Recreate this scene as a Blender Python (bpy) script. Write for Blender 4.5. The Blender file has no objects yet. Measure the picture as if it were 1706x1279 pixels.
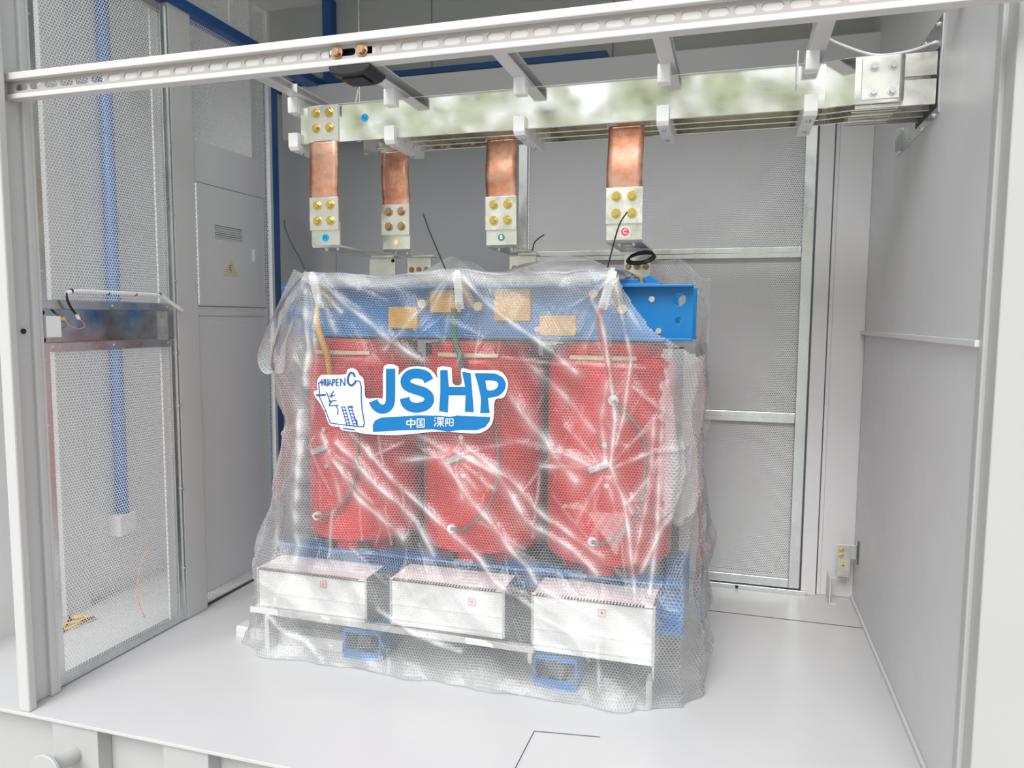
import bpy, bmesh, math, random
import numpy as np
from mathutils import Vector, Matrix
random.seed(7); RNG = np.random.default_rng(11)
sc = bpy.context.scene
COL = sc.collection
PI = math.pi

# ------------------------------------------------------------------ helpers
class MB:
    def __init__(s): s.bm = bmesh.new()
    def box(s, x0, x1, y0, y1, z0, z1):
        M = Matrix.Translation(((x0+x1)/2, (y0+y1)/2, (z0+z1)/2)) @ Matrix.Diagonal((abs(x1-x0), abs(y1-y0), abs(z1-z0), 1))
        bmesh.ops.create_cube(s.bm, size=1, matrix=M); return s
    def obox(s, c, size, rot):
        M = Matrix.Translation(c) @ rot.to_4x4() @ Matrix.Diagonal((*size, 1))
        bmesh.ops.create_cube(s.bm, size=1, matrix=M); return s
    def cyl(s, p0, p1, r, n=20, r2=None):
        p0, p1 = Vector(p0), Vector(p1); d = p1-p0
        M = Matrix.Translation((p0+p1)/2) @ d.to_track_quat('Z', 'Y').to_matrix().to_4x4()
        bmesh.ops.create_cone(s.bm, cap_ends=True, segments=n, radius1=r, radius2=r if r2 is None else r2, depth=d.length, matrix=M); return s
    def tube(s, pts, r, n=8, sub=6, flat=None):
        P = smooth(pts, sub) if sub else [Vector(p) for p in pts]
        rings = []; up = None
        for i, p in enumerate(P):
            t = (P[min(i+1, len(P)-1)]-P[max(i-1, 0)]).normalized()
            if up is None: up = Vector((0, 0, 1)) if abs(t.z) < .9 else Vector((0, 1, 0))
            a = t.cross(up).normalized(); b = a.cross(t).normalized(); up = b
            rings.append([s.bm.verts.new(p + a*math.cos(2*PI*k/n)*r + b*math.sin(2*PI*k/n)*(r if flat is None else flat)) for k in range(n)])
        for A, B in zip(rings, rings[1:]):
            for k in range(n): s.bm.faces.new((A[k], A[(k+1) % n], B[(k+1) % n], B[k]))
        s.bm.faces.new(rings[0][::-1]); s.bm.faces.new(rings[-1]); return s
    def prism(s, poly, axis, a0, a1, holes=()):
        """2D outline (with holes) extruded along axis; coords in the remaining axes order (xyz minus axis)"""
        def P(q, a):
            return {'x': (a, q[0], q[1]), 'y': (q[0], a, q[1]), 'z': (q[0], q[1], a)}[axis]
        if not holes:
            A = [s.bm.verts.new(P(q, a0)) for q in poly]; B = [s.bm.verts.new(P(q, a1)) for q in poly]
            s.bm.faces.new(A); s.bm.faces.new(B[::-1])
            for i in range(len(A)):
                j = (i+1) % len(A); s.bm.faces.new((A[i], B[i], B[j], A[j]))
        else:
            es = []; loops = []
            for lp in [poly]+list(holes):
                v = [s.bm.verts.new(P(q, a0)) for q in lp]; loops.append(v)
                es += [s.bm.edges.new((v[i], v[(i+1) % len(v)])) for i in range(len(v))]
            g = bmesh.ops.triangle_fill(s.bm, edges=es, use_beauty=True)
            fs = [f for f in g['geom'] if isinstance(f, bmesh.types.BMFace)]
            mp = {}
            for lp in loops:
                for v in lp:
                    co = v.co.copy(); co['xyz'.index(axis)] = a1; mp[v] = s.bm.verts.new(co)
            for f in fs: s.bm.faces.new([mp[v] for v in reversed(f.verts)])
            for lp in loops:
                for i in range(len(lp)):
                    a, b = lp[i], lp[(i+1) % len(lp)]; s.bm.faces.new((a, b, mp[b], mp[a]))
        return s
    def grid(s, P):
        V = [[s.bm.verts.new(p) for p in row] for row in P]
        for A, B in zip(V, V[1:]):
            for k in range(len(A)-1): s.bm.faces.new((A[k], A[k+1], B[k+1], B[k]))
        return s
    def build(s, name, m, parent=None, bevel=0., smooth=False, label=None, auto=None):
        bmesh.ops.recalc_face_normals(s.bm, faces=s.bm.faces)
        me = bpy.data.meshes.new(name); s.bm.to_mesh(me); s.bm.free()
        return link(name, me, m, parent, bevel, smooth, label, auto)

def link(name, me, m, parent=None, bevel=0., smooth=False, label=None, auto=None):
    if m is not None and not me.materials: me.materials.append(m)
    o = bpy.data.objects.new(name, me); COL.objects.link(o)
    if smooth or auto:
        me.polygons.foreach_set('use_smooth', [True]*len(me.polygons))
        if auto: me.set_sharp_from_angle(angle=math.radians(auto))
    if bevel:
        b = o.modifiers.new('bevel', 'BEVEL'); b.width = bevel; b.segments = 2; b.limit_method = 'ANGLE'; b.angle_limit = math.radians(40)
    if parent is not None: adopt(o, parent)
    if label: o['label'] = label
    return o

def world_of(o):
    return (world_of(o.parent) @ o.matrix_parent_inverse if o.parent else Matrix()) @ Matrix.LocRotScale(o.location, o.rotation_euler, o.scale)

def adopt(o, parent):
    o.parent = parent; o.matrix_parent_inverse = world_of(parent).inverted()

def smooth(pts, sub):
    P = [Vector(p) for p in pts]; out = []
    for i in range(len(P)-1):
        p0, p1, p2, p3 = P[max(i-1, 0)], P[i], P[i+1], P[min(i+2, len(P)-1)]
        for k in range(sub):
            t = k/sub
            out.append(.5*((2*p1)+(p2-p0)*t+(2*p0-5*p1+4*p2-p3)*t*t+(3*p1-p0-3*p2+p3)*t**3))
    out.append(P[-1]); return out

def thing(name, label, cat, loc=(0, 0, 0), group=None):
    o = bpy.data.objects.new(name, None); COL.objects.link(o); o.location = loc
    o.empty_display_size = .05
    return tag(o, label, cat, group)
def tag(o, label, cat, group=None):
    o['label'] = label; o['category'] = cat
    if group: o['group'] = group
    return o
def struct(o): o['kind'] = 'structure'; return o
def sempty(name, loc):
    o = bpy.data.objects.new(name, None); COL.objects.link(o); o.location = loc; o['kind'] = 'structure'; return o

_bolt = {}
def bolt(parent, p, d, r, m, name='bolt', label=None):
    """hex bolt head with washer; d = direction it points to"""
    k = (round(r, 4), m.name)
    if k not in _bolt:
        b = MB(); b.cyl((0, 0, 0), (0, 0, r*.28), r*1.45, 20); b.cyl((0, 0, r*.28), (0, 0, r*.95), r, 6); b.cyl((0, 0, r*.95), (0, 0, r*1.08), r*.78, 12)
        me = bpy.data.meshes.new('bolt'); bmesh.ops.recalc_face_normals(b.bm, faces=b.bm.faces); b.bm.to_mesh(me); b.bm.free(); me.materials.append(m); _bolt[k] = me
    o = bpy.data.objects.new(name, _bolt[k]); COL.objects.link(o)
    o.location = p; o.rotation_euler = Vector(d).to_track_quat('Z', 'Y').to_euler()
    o.rotation_euler.rotate_axis('Z', random.random()*1.0)
    adopt(o, parent)
    if label: o['label'] = label
    return o

# ------------------------------------------------------------------ materials
class NT:
    def __init__(s, name):
        s.m = bpy.data.materials.new(name); s.m.use_nodes = True; s.t = s.m.node_tree; s.t.nodes.clear()
        s.out = s.n('ShaderNodeOutputMaterial')
    def n(s, ty, **kw):
        x = s.t.nodes.new(ty)
        for k, v in kw.items(): setattr(x, k, v)
        return x
    def set(s, sock, v):
        if isinstance(v, bpy.types.NodeSocket): s.t.links.new(v, sock)
        else: sock.default_value = v
    def math(s, op, a, b=None, c=None, clamp=False):
        x = s.n('ShaderNodeMath', operation=op, use_clamp=clamp); s.set(x.inputs[0], a)
        if b is not None: s.set(x.inputs[1], b)
        if c is not None: s.set(x.inputs[2], c)
        return x.outputs[0]
    def mix(s, f, a, b):
        x = s.n('ShaderNodeMix', data_type='RGBA'); s.set(x.inputs[0], f); s.set(x.inputs[6], a); s.set(x.inputs[7], b); return x.outputs[2]
    def mixs(s, f, a, b):
        x = s.n('ShaderNodeMixShader'); s.set(x.inputs[0], f); s.set(x.inputs[1], a); s.set(x.inputs[2], b); return x.outputs[0]
    def noise(s, scale, vec=None, detail=3, rough=.55):
        x = s.n('ShaderNodeTexNoise'); x.inputs['Scale'].default_value = scale; x.inputs['Detail'].default_value = detail; x.inputs['Roughness'].default_value = rough
        if vec is not None: s.set(x.inputs['Vector'], vec)
        return x.outputs['Fac']
    def ramp(s, f, a, b, x0=0., x1=1.):
        x = s.n('ShaderNodeMapRange', clamp=True); s.set(x.inputs[0], f); x.inputs[1].default_value = a; x.inputs[2].default_value = b; x.inputs[3].default_value = x0; x.inputs[4].default_value = x1; return x.outputs[0]
    def obj(s): return s.n('ShaderNodeTexCoord').outputs['Object']
    def mapped(s, v, sc_):
        x = s.n('ShaderNodeMapping'); s.set(x.inputs[0], v); x.inputs['Scale'].default_value = sc_; return x.outputs[0]
    def bump(s, h, strength=.2, dist=.002):
        x = s.n('ShaderNodeBump'); x.inputs['Strength'].default_value = strength; x.inputs['Distance'].default_value = dist; s.set(x.inputs['Height'], h); return x.outputs[0]
    def pb(s, col, rough=.5, metal=0., normal=None, spec=.5, coat=0., alpha=None):
        b = s.n('ShaderNodeBsdfPrincipled'); s.set(b.inputs['Base Color'], col); s.set(b.inputs['Roughness'], rough); s.set(b.inputs['Metallic'], metal)
        b.inputs['Specular IOR Level'].default_value = spec; b.inputs['Coat Weight'].default_value = coat
        if normal is not None: s.set(b.inputs['Normal'], normal)
        if alpha is not None: s.set(b.inputs['Alpha'], alpha)
        return b.outputs[0]
    def hexd(s, u, v, pitch):
        """distance (in units of pitch) to the nearest point of a hexagonal lattice"""
        rt3 = math.sqrt(3)
        def one(off):
            a = s.math('SUBTRACT', s.math('FRACT', s.math('ADD', s.math('DIVIDE', u, pitch), off+.5)), .5)
            b = s.math('MULTIPLY', s.math('SUBTRACT', s.math('FRACT', s.math('ADD', s.math('DIVIDE', v, pitch*rt3), off+.5)), .5), rt3)
            return s.math('SQRT', s.math('ADD', s.math('MULTIPLY', a, a), s.math('MULTIPLY', b, b)))
        return s.math('MINIMUM', one(0.), one(.5))
    def done(s, sh): s.t.links.new(sh, s.out.inputs[0]); return s.m

def c4(c): return (*c, 1)
def paint(name, col, rough=.42, var=.05, scale=2.5, spec=.5, dirt=0.):
    N = NT(name); o = N.obj()
    f = N.noise(scale, o, 4)
    dark = tuple(x*(1-var*2) for x in col)
    c = N.mix(N.ramp(f, .35, .65), c4(dark), c4(col))
    if dirt:
        g = N.ramp(N.noise(5.5, o, 6, .7), .62, .8, 0, dirt)
        c = N.mix(g, c, c4((.42, .40, .38)))
    r = N.ramp(N.noise(9, o, 3), .3, .7, rough*.85, rough*1.15)
    return N.done(N.pb(c, r, 0, N.bump(N.noise(60, o, 2), .06, .002), spec))
def metal(name, col, rough, var=.12, scale=(6, 6, 6), bump=.03, bscale=4, mm=1.):
    N = NT(name); o = N.obj(); v = N.mapped(o, scale)
    f = N.noise(3, v, 5, .65)
    c = N.mix(N.ramp(f, .3, .7), c4(tuple(x*(1-var) for x in col)), c4(col))
    r = N.ramp(N.noise(5, v, 4), .3, .7, rough*.7, rough*1.35)
    return N.done(N.pb(c, r, mm, N.bump(N.noise(bscale, o, 2), bump, .02)))

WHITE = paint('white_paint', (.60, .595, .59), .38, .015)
WHITEF = paint('white_paint_front_dimmed', (.46, .458, .452), .42, .015)  # white paint darkened to hold down the strong light on front parts
WHITEP = paint('white_paint_half_dimmed', (.54, .535, .53), .4, .015)  # same white, partly darkened against the light on the left front post
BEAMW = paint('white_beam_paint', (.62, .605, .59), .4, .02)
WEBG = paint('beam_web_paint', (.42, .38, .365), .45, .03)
FLOORM = paint('floor_paint', (.55, .545, .545), .33, .02, 1.6, .5, .22)
GREY = paint('grey_wall_paint', (.66, .655, .66), .4, .02, 1.2)
GREYD = paint('shaded_grey_paint', (.36, .37, .385), .35, .03, 1.5)  # darker copy of the wall grey, shade put into the colour
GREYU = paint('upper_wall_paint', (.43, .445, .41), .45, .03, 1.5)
GREYC = paint('cabinet_paint', (.80, .80, .805), .4, .02)
BLUE = paint('blue_paint', (.0, .185, .49), .33, .04, 4)
BLUEF = paint('blue_frame_paint', (.012, .085, .28), .38, .06, 4)
RED = paint('red_resin', (.70, .036, .042), .3, .08, 7)
CREAM = paint('cream_insulation', (.74, .62, .38), .6, .04)
YELB = paint('yellow_block', (.78, .42, .06), .6, .08, 10)
CORE = paint('core_steel', (.06, .065, .075), .5, .1, 8)
BLACK = paint('black_plastic', (.012, .012, .014), .4, .1)
DARKG = paint('seam_dark', (.09, .09, .095), .7, .1)
PLASW = paint('white_plastic', (.84, .84, .83), .35, .01)
YELC = paint('yellow_cable', (.86, .45, .015), .4, .03)
GRNC = paint('green_cable', (.06, .20, .12), .4, .03)
REDC = paint('red_cable', (.62, .03, .03), .4, .03)
GRYC = paint('grey_cable', (.26, .15, .125), .5, .05)
ORNC = paint('orange_wire', (.85, .30, .03), .5, .02)
STICKW = paint('sticker_white', (.88, .87, .86), .25, .01)
STICKB = paint('sticker_blue', (.0, .165, .44), .22, .03, 12)
INKB = paint('ink_blue', (.015, .10, .33), .3, .02)
DOTB = paint('dot_blue', (.0, .33, .62), .4, .01)
DOTY = paint('dot_yellow', (.70, .50, .15), .4, .01)
DOTG = paint('dot_green', (.02, .22, .16), .4, .01)
DOTR = paint('dot_red', (.72, .03, .05), .4, .01)
SKY_INK = paint('letter_dark_blue', (.0, .10, .30), .4, .01)
WARN = paint('warning_yellow', (.72, .62, .12), .5, .02)
CLIMB = paint('blue_conduit_plastic', (.10, .28, .68), .4, .04)
GROUND = paint('concrete_ground', (.48, .46, .43), .8, .1, 1.2)
GALV = metal('galvanised_steel', (.72, .74, .74), .30, .10, (3, 3, 1.5), .0)
GALVS = metal('polished_galvanised', (.62, .62, .63), .13, .25, (9, 9, 9), .01)
TIN = metal('tinned_copper', (.90, .89, .85), .06, .04, (2, 6, 6), .004, 3)
TINP = metal('tinned_plate', (.80, .79, .74), .30, .05, (3, 3, 3), .0)
ALU = metal('aluminium_sheet', (.92, .92, .91), .34, .02, (5, 5, 5), .0, 4, .15)
STEELZ = metal('zinc_steel', (.74, .75, .74), .28, .15, (30, 30, 30), .02)
YZINC = metal('yellow_zinc', (.80, .60, .20), .25, .18, (40, 40, 40), .02)
BRONZE = metal('bronzed_bolt', (.52, .33, .20), .35, .2, (40, 40, 40), .02)

def copper_mat():
    N = NT('bare_copper'); o = N.obj()
    f = N.noise(11, o, 6, .7); g = N.noise(4, N.mapped(o, (1, 1, 3)), 3)
    c = N.mix(N.ramp(f, .40, .62), c4((.93, .55, .42)), c4((.66, .28, .17)))
    c = N.mix(N.ramp(g, .52, .68, 0, .65), c, c4((.40, .16, .09)))
    r = N.ramp(f, .3, .7, .22, .42)
    return N.done(N.pb(c, r, 1., N.bump(N.noise(14, o, 2), .10, .01)))
COPPER = copper_mat()

def perforated(name, ax, col, pitch, hole):
    N = NT(name); o = N.obj(); sp = N.n('ShaderNodeSeparateXYZ'); N.set(sp.inputs[0], o)
    u = sp.outputs['XYZ'.index(ax.upper())]; v = sp.outputs[2]
    d = N.hexd(u, v, pitch)
    a = N.ramp(d, hole-.04, hole+.04)
    return N.done(N.pb(c4(col), .45, .0, None, .5, 0, a))
PERF_L = perforated('perforated_sheet_left', 'y', (.86, .865, .86), .0125, .40)
PERF_B = perforated('perforated_sheet_back', 'x', (.68, .68, .68), .0105, .30)

def film_mat():
    N = NT('bubble_film')
    uv = N.n('ShaderNodeUVMap'); sp = N.n('ShaderNodeSeparateXYZ'); N.set(sp.inputs[0], uv.outputs[0])
    d = N.hexd(sp.outputs[0], sp.outputs[1], .0115)
    dome = N.math('SQRT', N.math('MAXIMUM', N.math('SUBTRACT', .2, N.math('MULTIPLY', d, d)), 0.))
    rim = N.math('MULTIPLY', N.ramp(d, .36, .43), N.ramp(d, .45, .50, 1, 0))
    wr = N.noise(26, uv.outputs[0], 4, .6)
    h = N.math('ADD', N.math('MULTIPLY', dome, .9), N.math('MULTIPLY', wr, .9))
    nb = N.bump(h, .5, .006)
    at = N.n('ShaderNodeAttribute', attribute_name='layers_and_sheen').outputs['Fac']   # doubled / stress-whitened film, plus painted sheen triangles
    lw = N.n('ShaderNodeLayerWeight'); lw.inputs['Blend'].default_value = .5
    fac = N.math('POWER', lw.outputs['Facing'], 3.2)
    a = N.math('ADD', .02, N.math('MULTIPLY', fac, .55))
    a = N.math('ADD', a, N.math('MULTIPLY', rim, .30))
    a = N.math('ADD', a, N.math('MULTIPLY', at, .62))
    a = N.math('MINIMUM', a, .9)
    df = N.n('ShaderNodeBsdfDiffuse'); df.inputs[0].default_value = (.97, .97, .97, 1); N.set(df.inputs['Normal'], nb)
    tr = N.n('ShaderNodeBsdfTranslucent'); tr.inputs[0].default_value = (.93, .93, .93, 1)
    gl = N.n('ShaderNodeBsdfGlossy'); gl.inputs['Roughness'].default_value = .16; N.set(gl.inputs['Normal'], nb)
    tp = N.n('ShaderNodeBsdfTransparent'); tp.inputs[0].default_value = (.985, .985, .985, 1)
    body = N.mixs(.22, df.outputs[0], tr.outputs[0])
    fr = N.n('ShaderNodeFresnel'); fr.inputs[0].default_value = 1.5; N.set(fr.inputs['Normal'], nb)
    s = N.mixs(a, tp.outputs[0], body)
    s = N.mixs(N.math('MINIMUM', N.math('MULTIPLY', fr.outputs[0], 1.15), .7), s, gl.outputs[0])
    return N.done(s)
FILM = film_mat()

# ------------------------------------------------------------------ camera
YAW, PIT, ROL, FPX = 2.89689055e-01, 8.78432444e-02, 6.44704051e-03, 1230.65
cy, sy = math.cos(YAW), math.sin(YAW)
fwd0 = Vector((-sy, cy, 0)); right0 = Vector((cy, sy, 0)); zz = Vector((0, 0, 1))
fwd = fwd0*math.cos(PIT)-zz*math.sin(PIT); up = fwd0*math.sin(PIT)+zz*math.cos(PIT)
right = right0*math.cos(ROL)+up*math.sin(ROL); up2 = -right0*math.sin(ROL)+up*math.cos(ROL)
cam = bpy.data.cameras.new('camera'); co = bpy.data.objects.new('camera', cam); COL.objects.link(co)
R = Matrix((right, up2, -fwd)).transposed()
co.matrix_world = Matrix.Translation((0, 0, 1.4)) @ R.to_4x4()
cam.sensor_width = 36; cam.lens = FPX/1706*36; cam.clip_start = .02
sc.camera = co

# ------------------------------------------------------------------ room shell
XL, XR, YF, YB = -2.39, .622, 1.905, 4.0
GZ = -.42
struct(MB().box(-9, 9, -14, 9, GZ-.05, GZ).build('ground', GROUND))
fl = struct(MB().box(-4.2, .90, YF, 4.3, -.012, 0).build('floor', FLOORM, bevel=.002))
fl['label'] = 'light grey painted steel deck'
# weld seams / plate joints on the deck
MB().box(-.09, XR, 3.594, 3.600, 0, .0012).build('seam', DARKG, fl)
MB().tube([(-.607, 2.329, .001), (-.50, 2.344, .001), (-.386, 2.36, .001)], .0016, 6).build('seam', DARKG, fl)
MB().tube([(-.607, 2.329, .001), (-.609, 2.22, .001), (-.612, YF, .001)], .0016, 6).build('seam', DARKG, fl)
# chassis below the deck: web, ribs and bottom flange
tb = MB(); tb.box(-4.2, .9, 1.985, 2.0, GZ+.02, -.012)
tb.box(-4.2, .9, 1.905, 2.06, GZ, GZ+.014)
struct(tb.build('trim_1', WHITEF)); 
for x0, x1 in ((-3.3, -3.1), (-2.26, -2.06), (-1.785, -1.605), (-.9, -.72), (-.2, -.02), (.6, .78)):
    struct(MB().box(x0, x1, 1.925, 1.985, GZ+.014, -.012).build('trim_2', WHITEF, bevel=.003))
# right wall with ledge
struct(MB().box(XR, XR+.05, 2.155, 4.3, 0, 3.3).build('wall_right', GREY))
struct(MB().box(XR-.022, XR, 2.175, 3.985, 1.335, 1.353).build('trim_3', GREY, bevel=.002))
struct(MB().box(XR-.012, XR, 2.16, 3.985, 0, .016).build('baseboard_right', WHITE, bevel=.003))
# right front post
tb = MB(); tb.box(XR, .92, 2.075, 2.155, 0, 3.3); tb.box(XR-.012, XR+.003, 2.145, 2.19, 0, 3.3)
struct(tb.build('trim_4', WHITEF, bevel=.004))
# back: outer doors behind the mesh, plain doors on the left in shade-darkened grey, lintel, upper wall
struct(MB().box(-1.14, XR+.05, 4.14, 4.18, 0, 2.5).build('wall_back', GREY))
tb = MB()
for x0, x1 in ((-3.2, -2.36), (-2.358, -1.16)): tb.box(x0, x1, 4.10, 4.14, 0, 2.75)
struct(tb.build('door_4', GREYD, bevel=.003))
struct(MB().box(-2.62, XR+.02, 3.95, 4.14, 2.46, 2.76).build('trim_5', GREY, bevel=.006))
struct(MB().box(.47, XR, 3.985, 4.14, 0, 2.47).build('trim_6', GREY, bevel=.004))
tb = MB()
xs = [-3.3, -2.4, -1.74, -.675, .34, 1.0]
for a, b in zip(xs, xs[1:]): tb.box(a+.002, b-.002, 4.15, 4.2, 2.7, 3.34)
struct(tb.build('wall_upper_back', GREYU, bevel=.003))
struct(MB().box(-4.2, .95, 2.3, 4.3, 3.3, 3.36).build('ceiling', GREY))
# blue building frame
struct(MB().box(-2.76, -.687, 4.02, 4.14, 2.782, 2.822).build('trim_7', BLUEF, bevel=.008))
struct(MB().box(-2.42, -2.36, 4.08, 4.149, 2.822, 3.3).build('trim_8', BLUEF, bevel=.004))
struct(MB().box(-2.46, -2.368, 2.3, 4.02, 2.752, 2.80).build('trim_9', BLUEF, bevel=.006))
struct(MB().box(-2.45, -2.395, 3.515, 3.57, 0, 2.745).build('trim_10', BLUEF, bevel=.004))
# left front post (channel section) and second post
tb = MB()
tb.box(-2.394, -2.345, 1.912, 1.945, 0, 3.3)          # front flange
tb.box(-2.394, -2.382, 1.945, 2.035, 0, 3.3)          # web
tb.box(-2.42, -2.365, 2.022, 2.052, 0, 3.3)
struct(tb.build('trim_11', WHITEP, bevel=.006))
struct(MB().box(-2.47, -2.385, 2.752, 2.895, 0, 3.3).build('trim_12', WHITE, bevel=.006))
struct(MB().box(-2.41, -2.37, 2.047, 2.066, 0, 2.9).build('trim_13', WHITE, bevel=.003))

def sheet_uvless(name, m, parent, ax, a, b0, b1, z0, z1):
    b = MB()
    if ax == 'x': b.grid([[(a, b0, z0), (a, b1, z0)], [(a, b0, z1), (a, b1, z1)]])
    else: b.grid([[(b0, a, z0), (b1, a, z0)], [(b0, a, z1), (b1, a, z1)]])
    return b.build(name, m, parent)

# door_1: mesh door in the left partition
d1 = sempty('door_1', (XL, 2.4, 0)); d1['label'] = 'tall galvanised mesh door beside the front left post'
tb = MB(); y0, y1 = 2.070, 2.746
def rim(tb, y0, y1, z0, z1, w=.034, d=.03):
    tb.box(XL-d, XL, y0, y0+w, z0, z1); tb.box(XL-d, XL, y1-w, y1, z0, z1)
    tb.box(XL-d, XL, y0+w, y1-w, z0, z0+w); tb.box(XL-d, XL, y0+w, y1-w, z1-w, z1)
rim(tb, y0, y1, .004, 1.302); tb.build('lower_frame', GALV, d1, bevel=.002)
tb = MB(); rim(tb, y0, y1, 1.425, 2.735); tb.build('upper_frame', GALV, d1, bevel=.002)
tb = MB(); tb.box(XL-.03, XL+.006, y0-.004, y0+.006, .004, 2.735); tb.box(XL-.03, XL+.006, y1-.006, y1+.003, .004, 2.735)
tb.build('stile', GALV, d1, bevel=.001)
tb = MB(); tb.box(XL-.035, XL-.028, y0+.01, y1-.01, 1.302, 1.425); tb.box(XL-.03, XL-.0, y1-.05, y1-.006, 1.302, 1.425); tb.box(XL-.03, XL, y0, y0+.012, 1.302, 1.425)
tb.build('lock_rail', GALVS, d1, bevel=.001)
sheet_uvless('perforated_sheet', PERF_L, d1, 'x', XL-.012, y0+.02, y1-.02, .02, 1.29)
sheet_uvless('perforated_sheet', PERF_L, d1, 'x', XL-.012, y0+.02, y1-.02, 1.44, 2.72)
tb = MB(); tb.box(XL-.024, XL-.016, y1-.075, y1-.034, .034, 1.27); tb.box(XL-.024, XL-.016, y1-.075, y1-.034, 1.46, 2.70)
tb.build('edge_strip', WHITE, d1)
for z in (.25, .62, 1.0, 1.24, 1.56, 1.85, 2.15, 2.45):
    bolt(d1, (XL+.006, y1-.001, z), (1, 0, 0), .0045, STEELZ, 'screw'); bolt(d1, (XL, y0+.017, z), (1, 0, 0), .004, STEELZ, 'screw')
for y in (2.12, 2.40, 2.70):
    bolt(d1, (XL, y, 1.286), (1, 0, 0), .004, STEELZ, 'screw'); bolt(d1, (XL, y, 1.442), (1, 0, 0), .004, STEELZ, 'screw')
# door_2: second mesh panel
d2 = sempty('door_2', (XL, 3.2, 0)); d2['label'] = 'fixed perforated panel between the white post and the blue post'
sheet_uvless('perforated_sheet', PERF_L, d2, 'x', XL-.02, 2.89, 3.50, .012, 3.0)
tb = MB(); tb.box(XL-.03, XL-.006, 3.49, 3.514, .012, 3.0); tb.build('edge_frame', WHITE, d2, bevel=.002)
MB().box(XL-.03, XL-.018, 2.895, 3.50, .0, .011).build('bottom_gap', DARKG, d2)
# door_3: mesh door across the back
d3 = sempty('door_3', (-.385, 3.98, 0)); d3['label'] = 'galvanised mesh door in the back wall behind the transformer'
tb = MB()
tb.box(.312, .366, 3.955, 3.985, .03, 2.46); tb.box(-1.15, -1.10, 3.955, 3.985, .03, 2.46)
tb.build('stile', GALV, d3, bevel=.003)
for z in (1.74, .909):
    tb = MB(); tb.box(-1.10, .312, 3.955, 3.982, z-.026, z+.026); tb.box(-1.10, .312, 3.95, 3.957, z-.001, z+.026); tb.build('cross_rail', GALV, d3, bevel=.002)
tb = MB(); tb.box(-1.10, .312, 3.955, 3.985, .03, .075); tb.build('bottom_rail', GALV, d3, bevel=.003)
sheet_uvless('perforated_sheet', PERF_B, d3, 'y', 3.985, -1.13, .33, .05, 2.46)
tb = MB(); tb.box(-1.2, .40, 3.94, 4.0, .0, .024); tb.build('sill', GALV, d3, bevel=.002)
tb = MB(); tb.box(.375, .445, 3.965, 4.0, 0, 2.46); tb.box(.452, .47, 3.985, 4.05, 0, 2.46); tb.build('jamb', GREY, d3, bevel=.003)
for x in (-.62, -.2, .12, .29):
    for z in (1.755, .92): bolt(d3, (x, 3.95, z), (0, -1, 0), .0045, STEELZ, 'screw')
for z in (.3, .7, 1.2, 1.5, 1.95): bolt(d3, (.35, 3.955, z), (0, -1, 0), .004, STEELZ, 'screw')
bolt(d3, (.06, 3.94, .012), (0, -1, 0), .006, BLACK, 'screw')
# left compartment
struct(MB().box(-3.06, -3.0, 1.95, 3.62, 0, 3.3).build('wall_left', GREYC)); 
struct(MB().box(-3.0, -2.93, 2.60, 2.74, 0, 3.3).build('trim_14', WHITE, bevel=.004))
struct(MB().box(-3.06, -2.60, 3.62, 3.66, 0, 3.3).build('wall_far_left', GREY))
struct(MB().box(-3.7, -3.09, 2.43, 2.47, .03, 3.3).build('wall_outer_left', GREYD))
struct(MB().box(-3.7, -3.09, 2.425, 2.475, 0, .03).build('baseboard_left', BLACK))

# ------------------------------------------------------------------ things in / behind the left partition
cab = thing('electrical_cabinet', 'light grey metal cabinet behind the perforated panel between white and blue posts', 'cabinet', (-2.65, 3.3, 0))
MB().box(-2.61, -2.53, 3.045, 3.61, .0, 2.262).build('body', GREYC, cab, bevel=.004)
dr = MB().box(-2.53, -2.516, 3.06, 3.598, 1.46, 2.05).build('door', GREYC, cab, bevel=.004)
tb = MB(); tb.box(-2.517, -2.5155, 3.05, 3.603, 2.052, 2.058); tb.box(-2.517, -2.5155, 3.600, 3.605, 1.45, 2.055); tb.box(-2.517, -2.5155, 3.05, 3.603, 1.45, 1.456); tb.box(-2.530, -2.5285, 3.05, 3.605, 1.40, 1.406)
tb.build('door_gap', DARKG, cab)
tb = MB()
for i in range(8): tb.box(-2.516, -2.5145, 3.185, 3.40, 1.795+i*.009, 1.7995+i*.009)
tb.build('vent', DARKG, dr)
MB().box(-2.516, -2.50, 3.482, 3.498, 1.70, 1.77).build('handle', PLASW, dr, bevel=.004)
MB().prism([(3.235, 1.612), (3.365, 1.612), (3.300, 1.70)], 'x', -2.516, -2.5145).build('warning_sign', WARN, dr)
tb = MB(); tb.prism([(3.290, 1.67), (3.306, 1.67), (3.30, 1.645), (3.312, 1.645), (3.293, 1.622), (3.298, 1.64), (3.287, 1.64)], 'x', -2.5146, -2.514)
tb.build('bolt_symbol', BLACK, dr)
pan = tag(MB().box(-2.715, -2.665, 3.90, 3.97, 0, 2.05).build('steel_sheet', GREYC, bevel=.003), 'narrow light grey upright panel in the dark corner behind the blue post', 'sheet')
cond = thing('blue_conduit', 'vertical blue plastic conduit running down the wall behind the mesh door', 'conduit', (-2.965, 2.985, .4))
tb = MB(); tb.tube([(-2.965, 2.985, .40), (-2.965, 2.985, 1.5), (-2.965, 2.985, 3.3)], .030, 14, 1)
tb.build('pipe', CLIMB, cond, smooth=True)
for z in (.9, 1.6, 2.3): MB().cyl((-2.965, 2.985, z-.012), (-2.965, 2.985, z+.012), .033, 16).build('clip', CLIMB, cond)
jb = thing('junction_box', 'small white plastic box at the bottom end of the blue conduit', 'box', (-2.975, 2.98, .30))
MB().box(-3.002, -2.935, 2.925, 3.04, .29, .40).build('body', PLASW, jb, bevel=.006)
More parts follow.
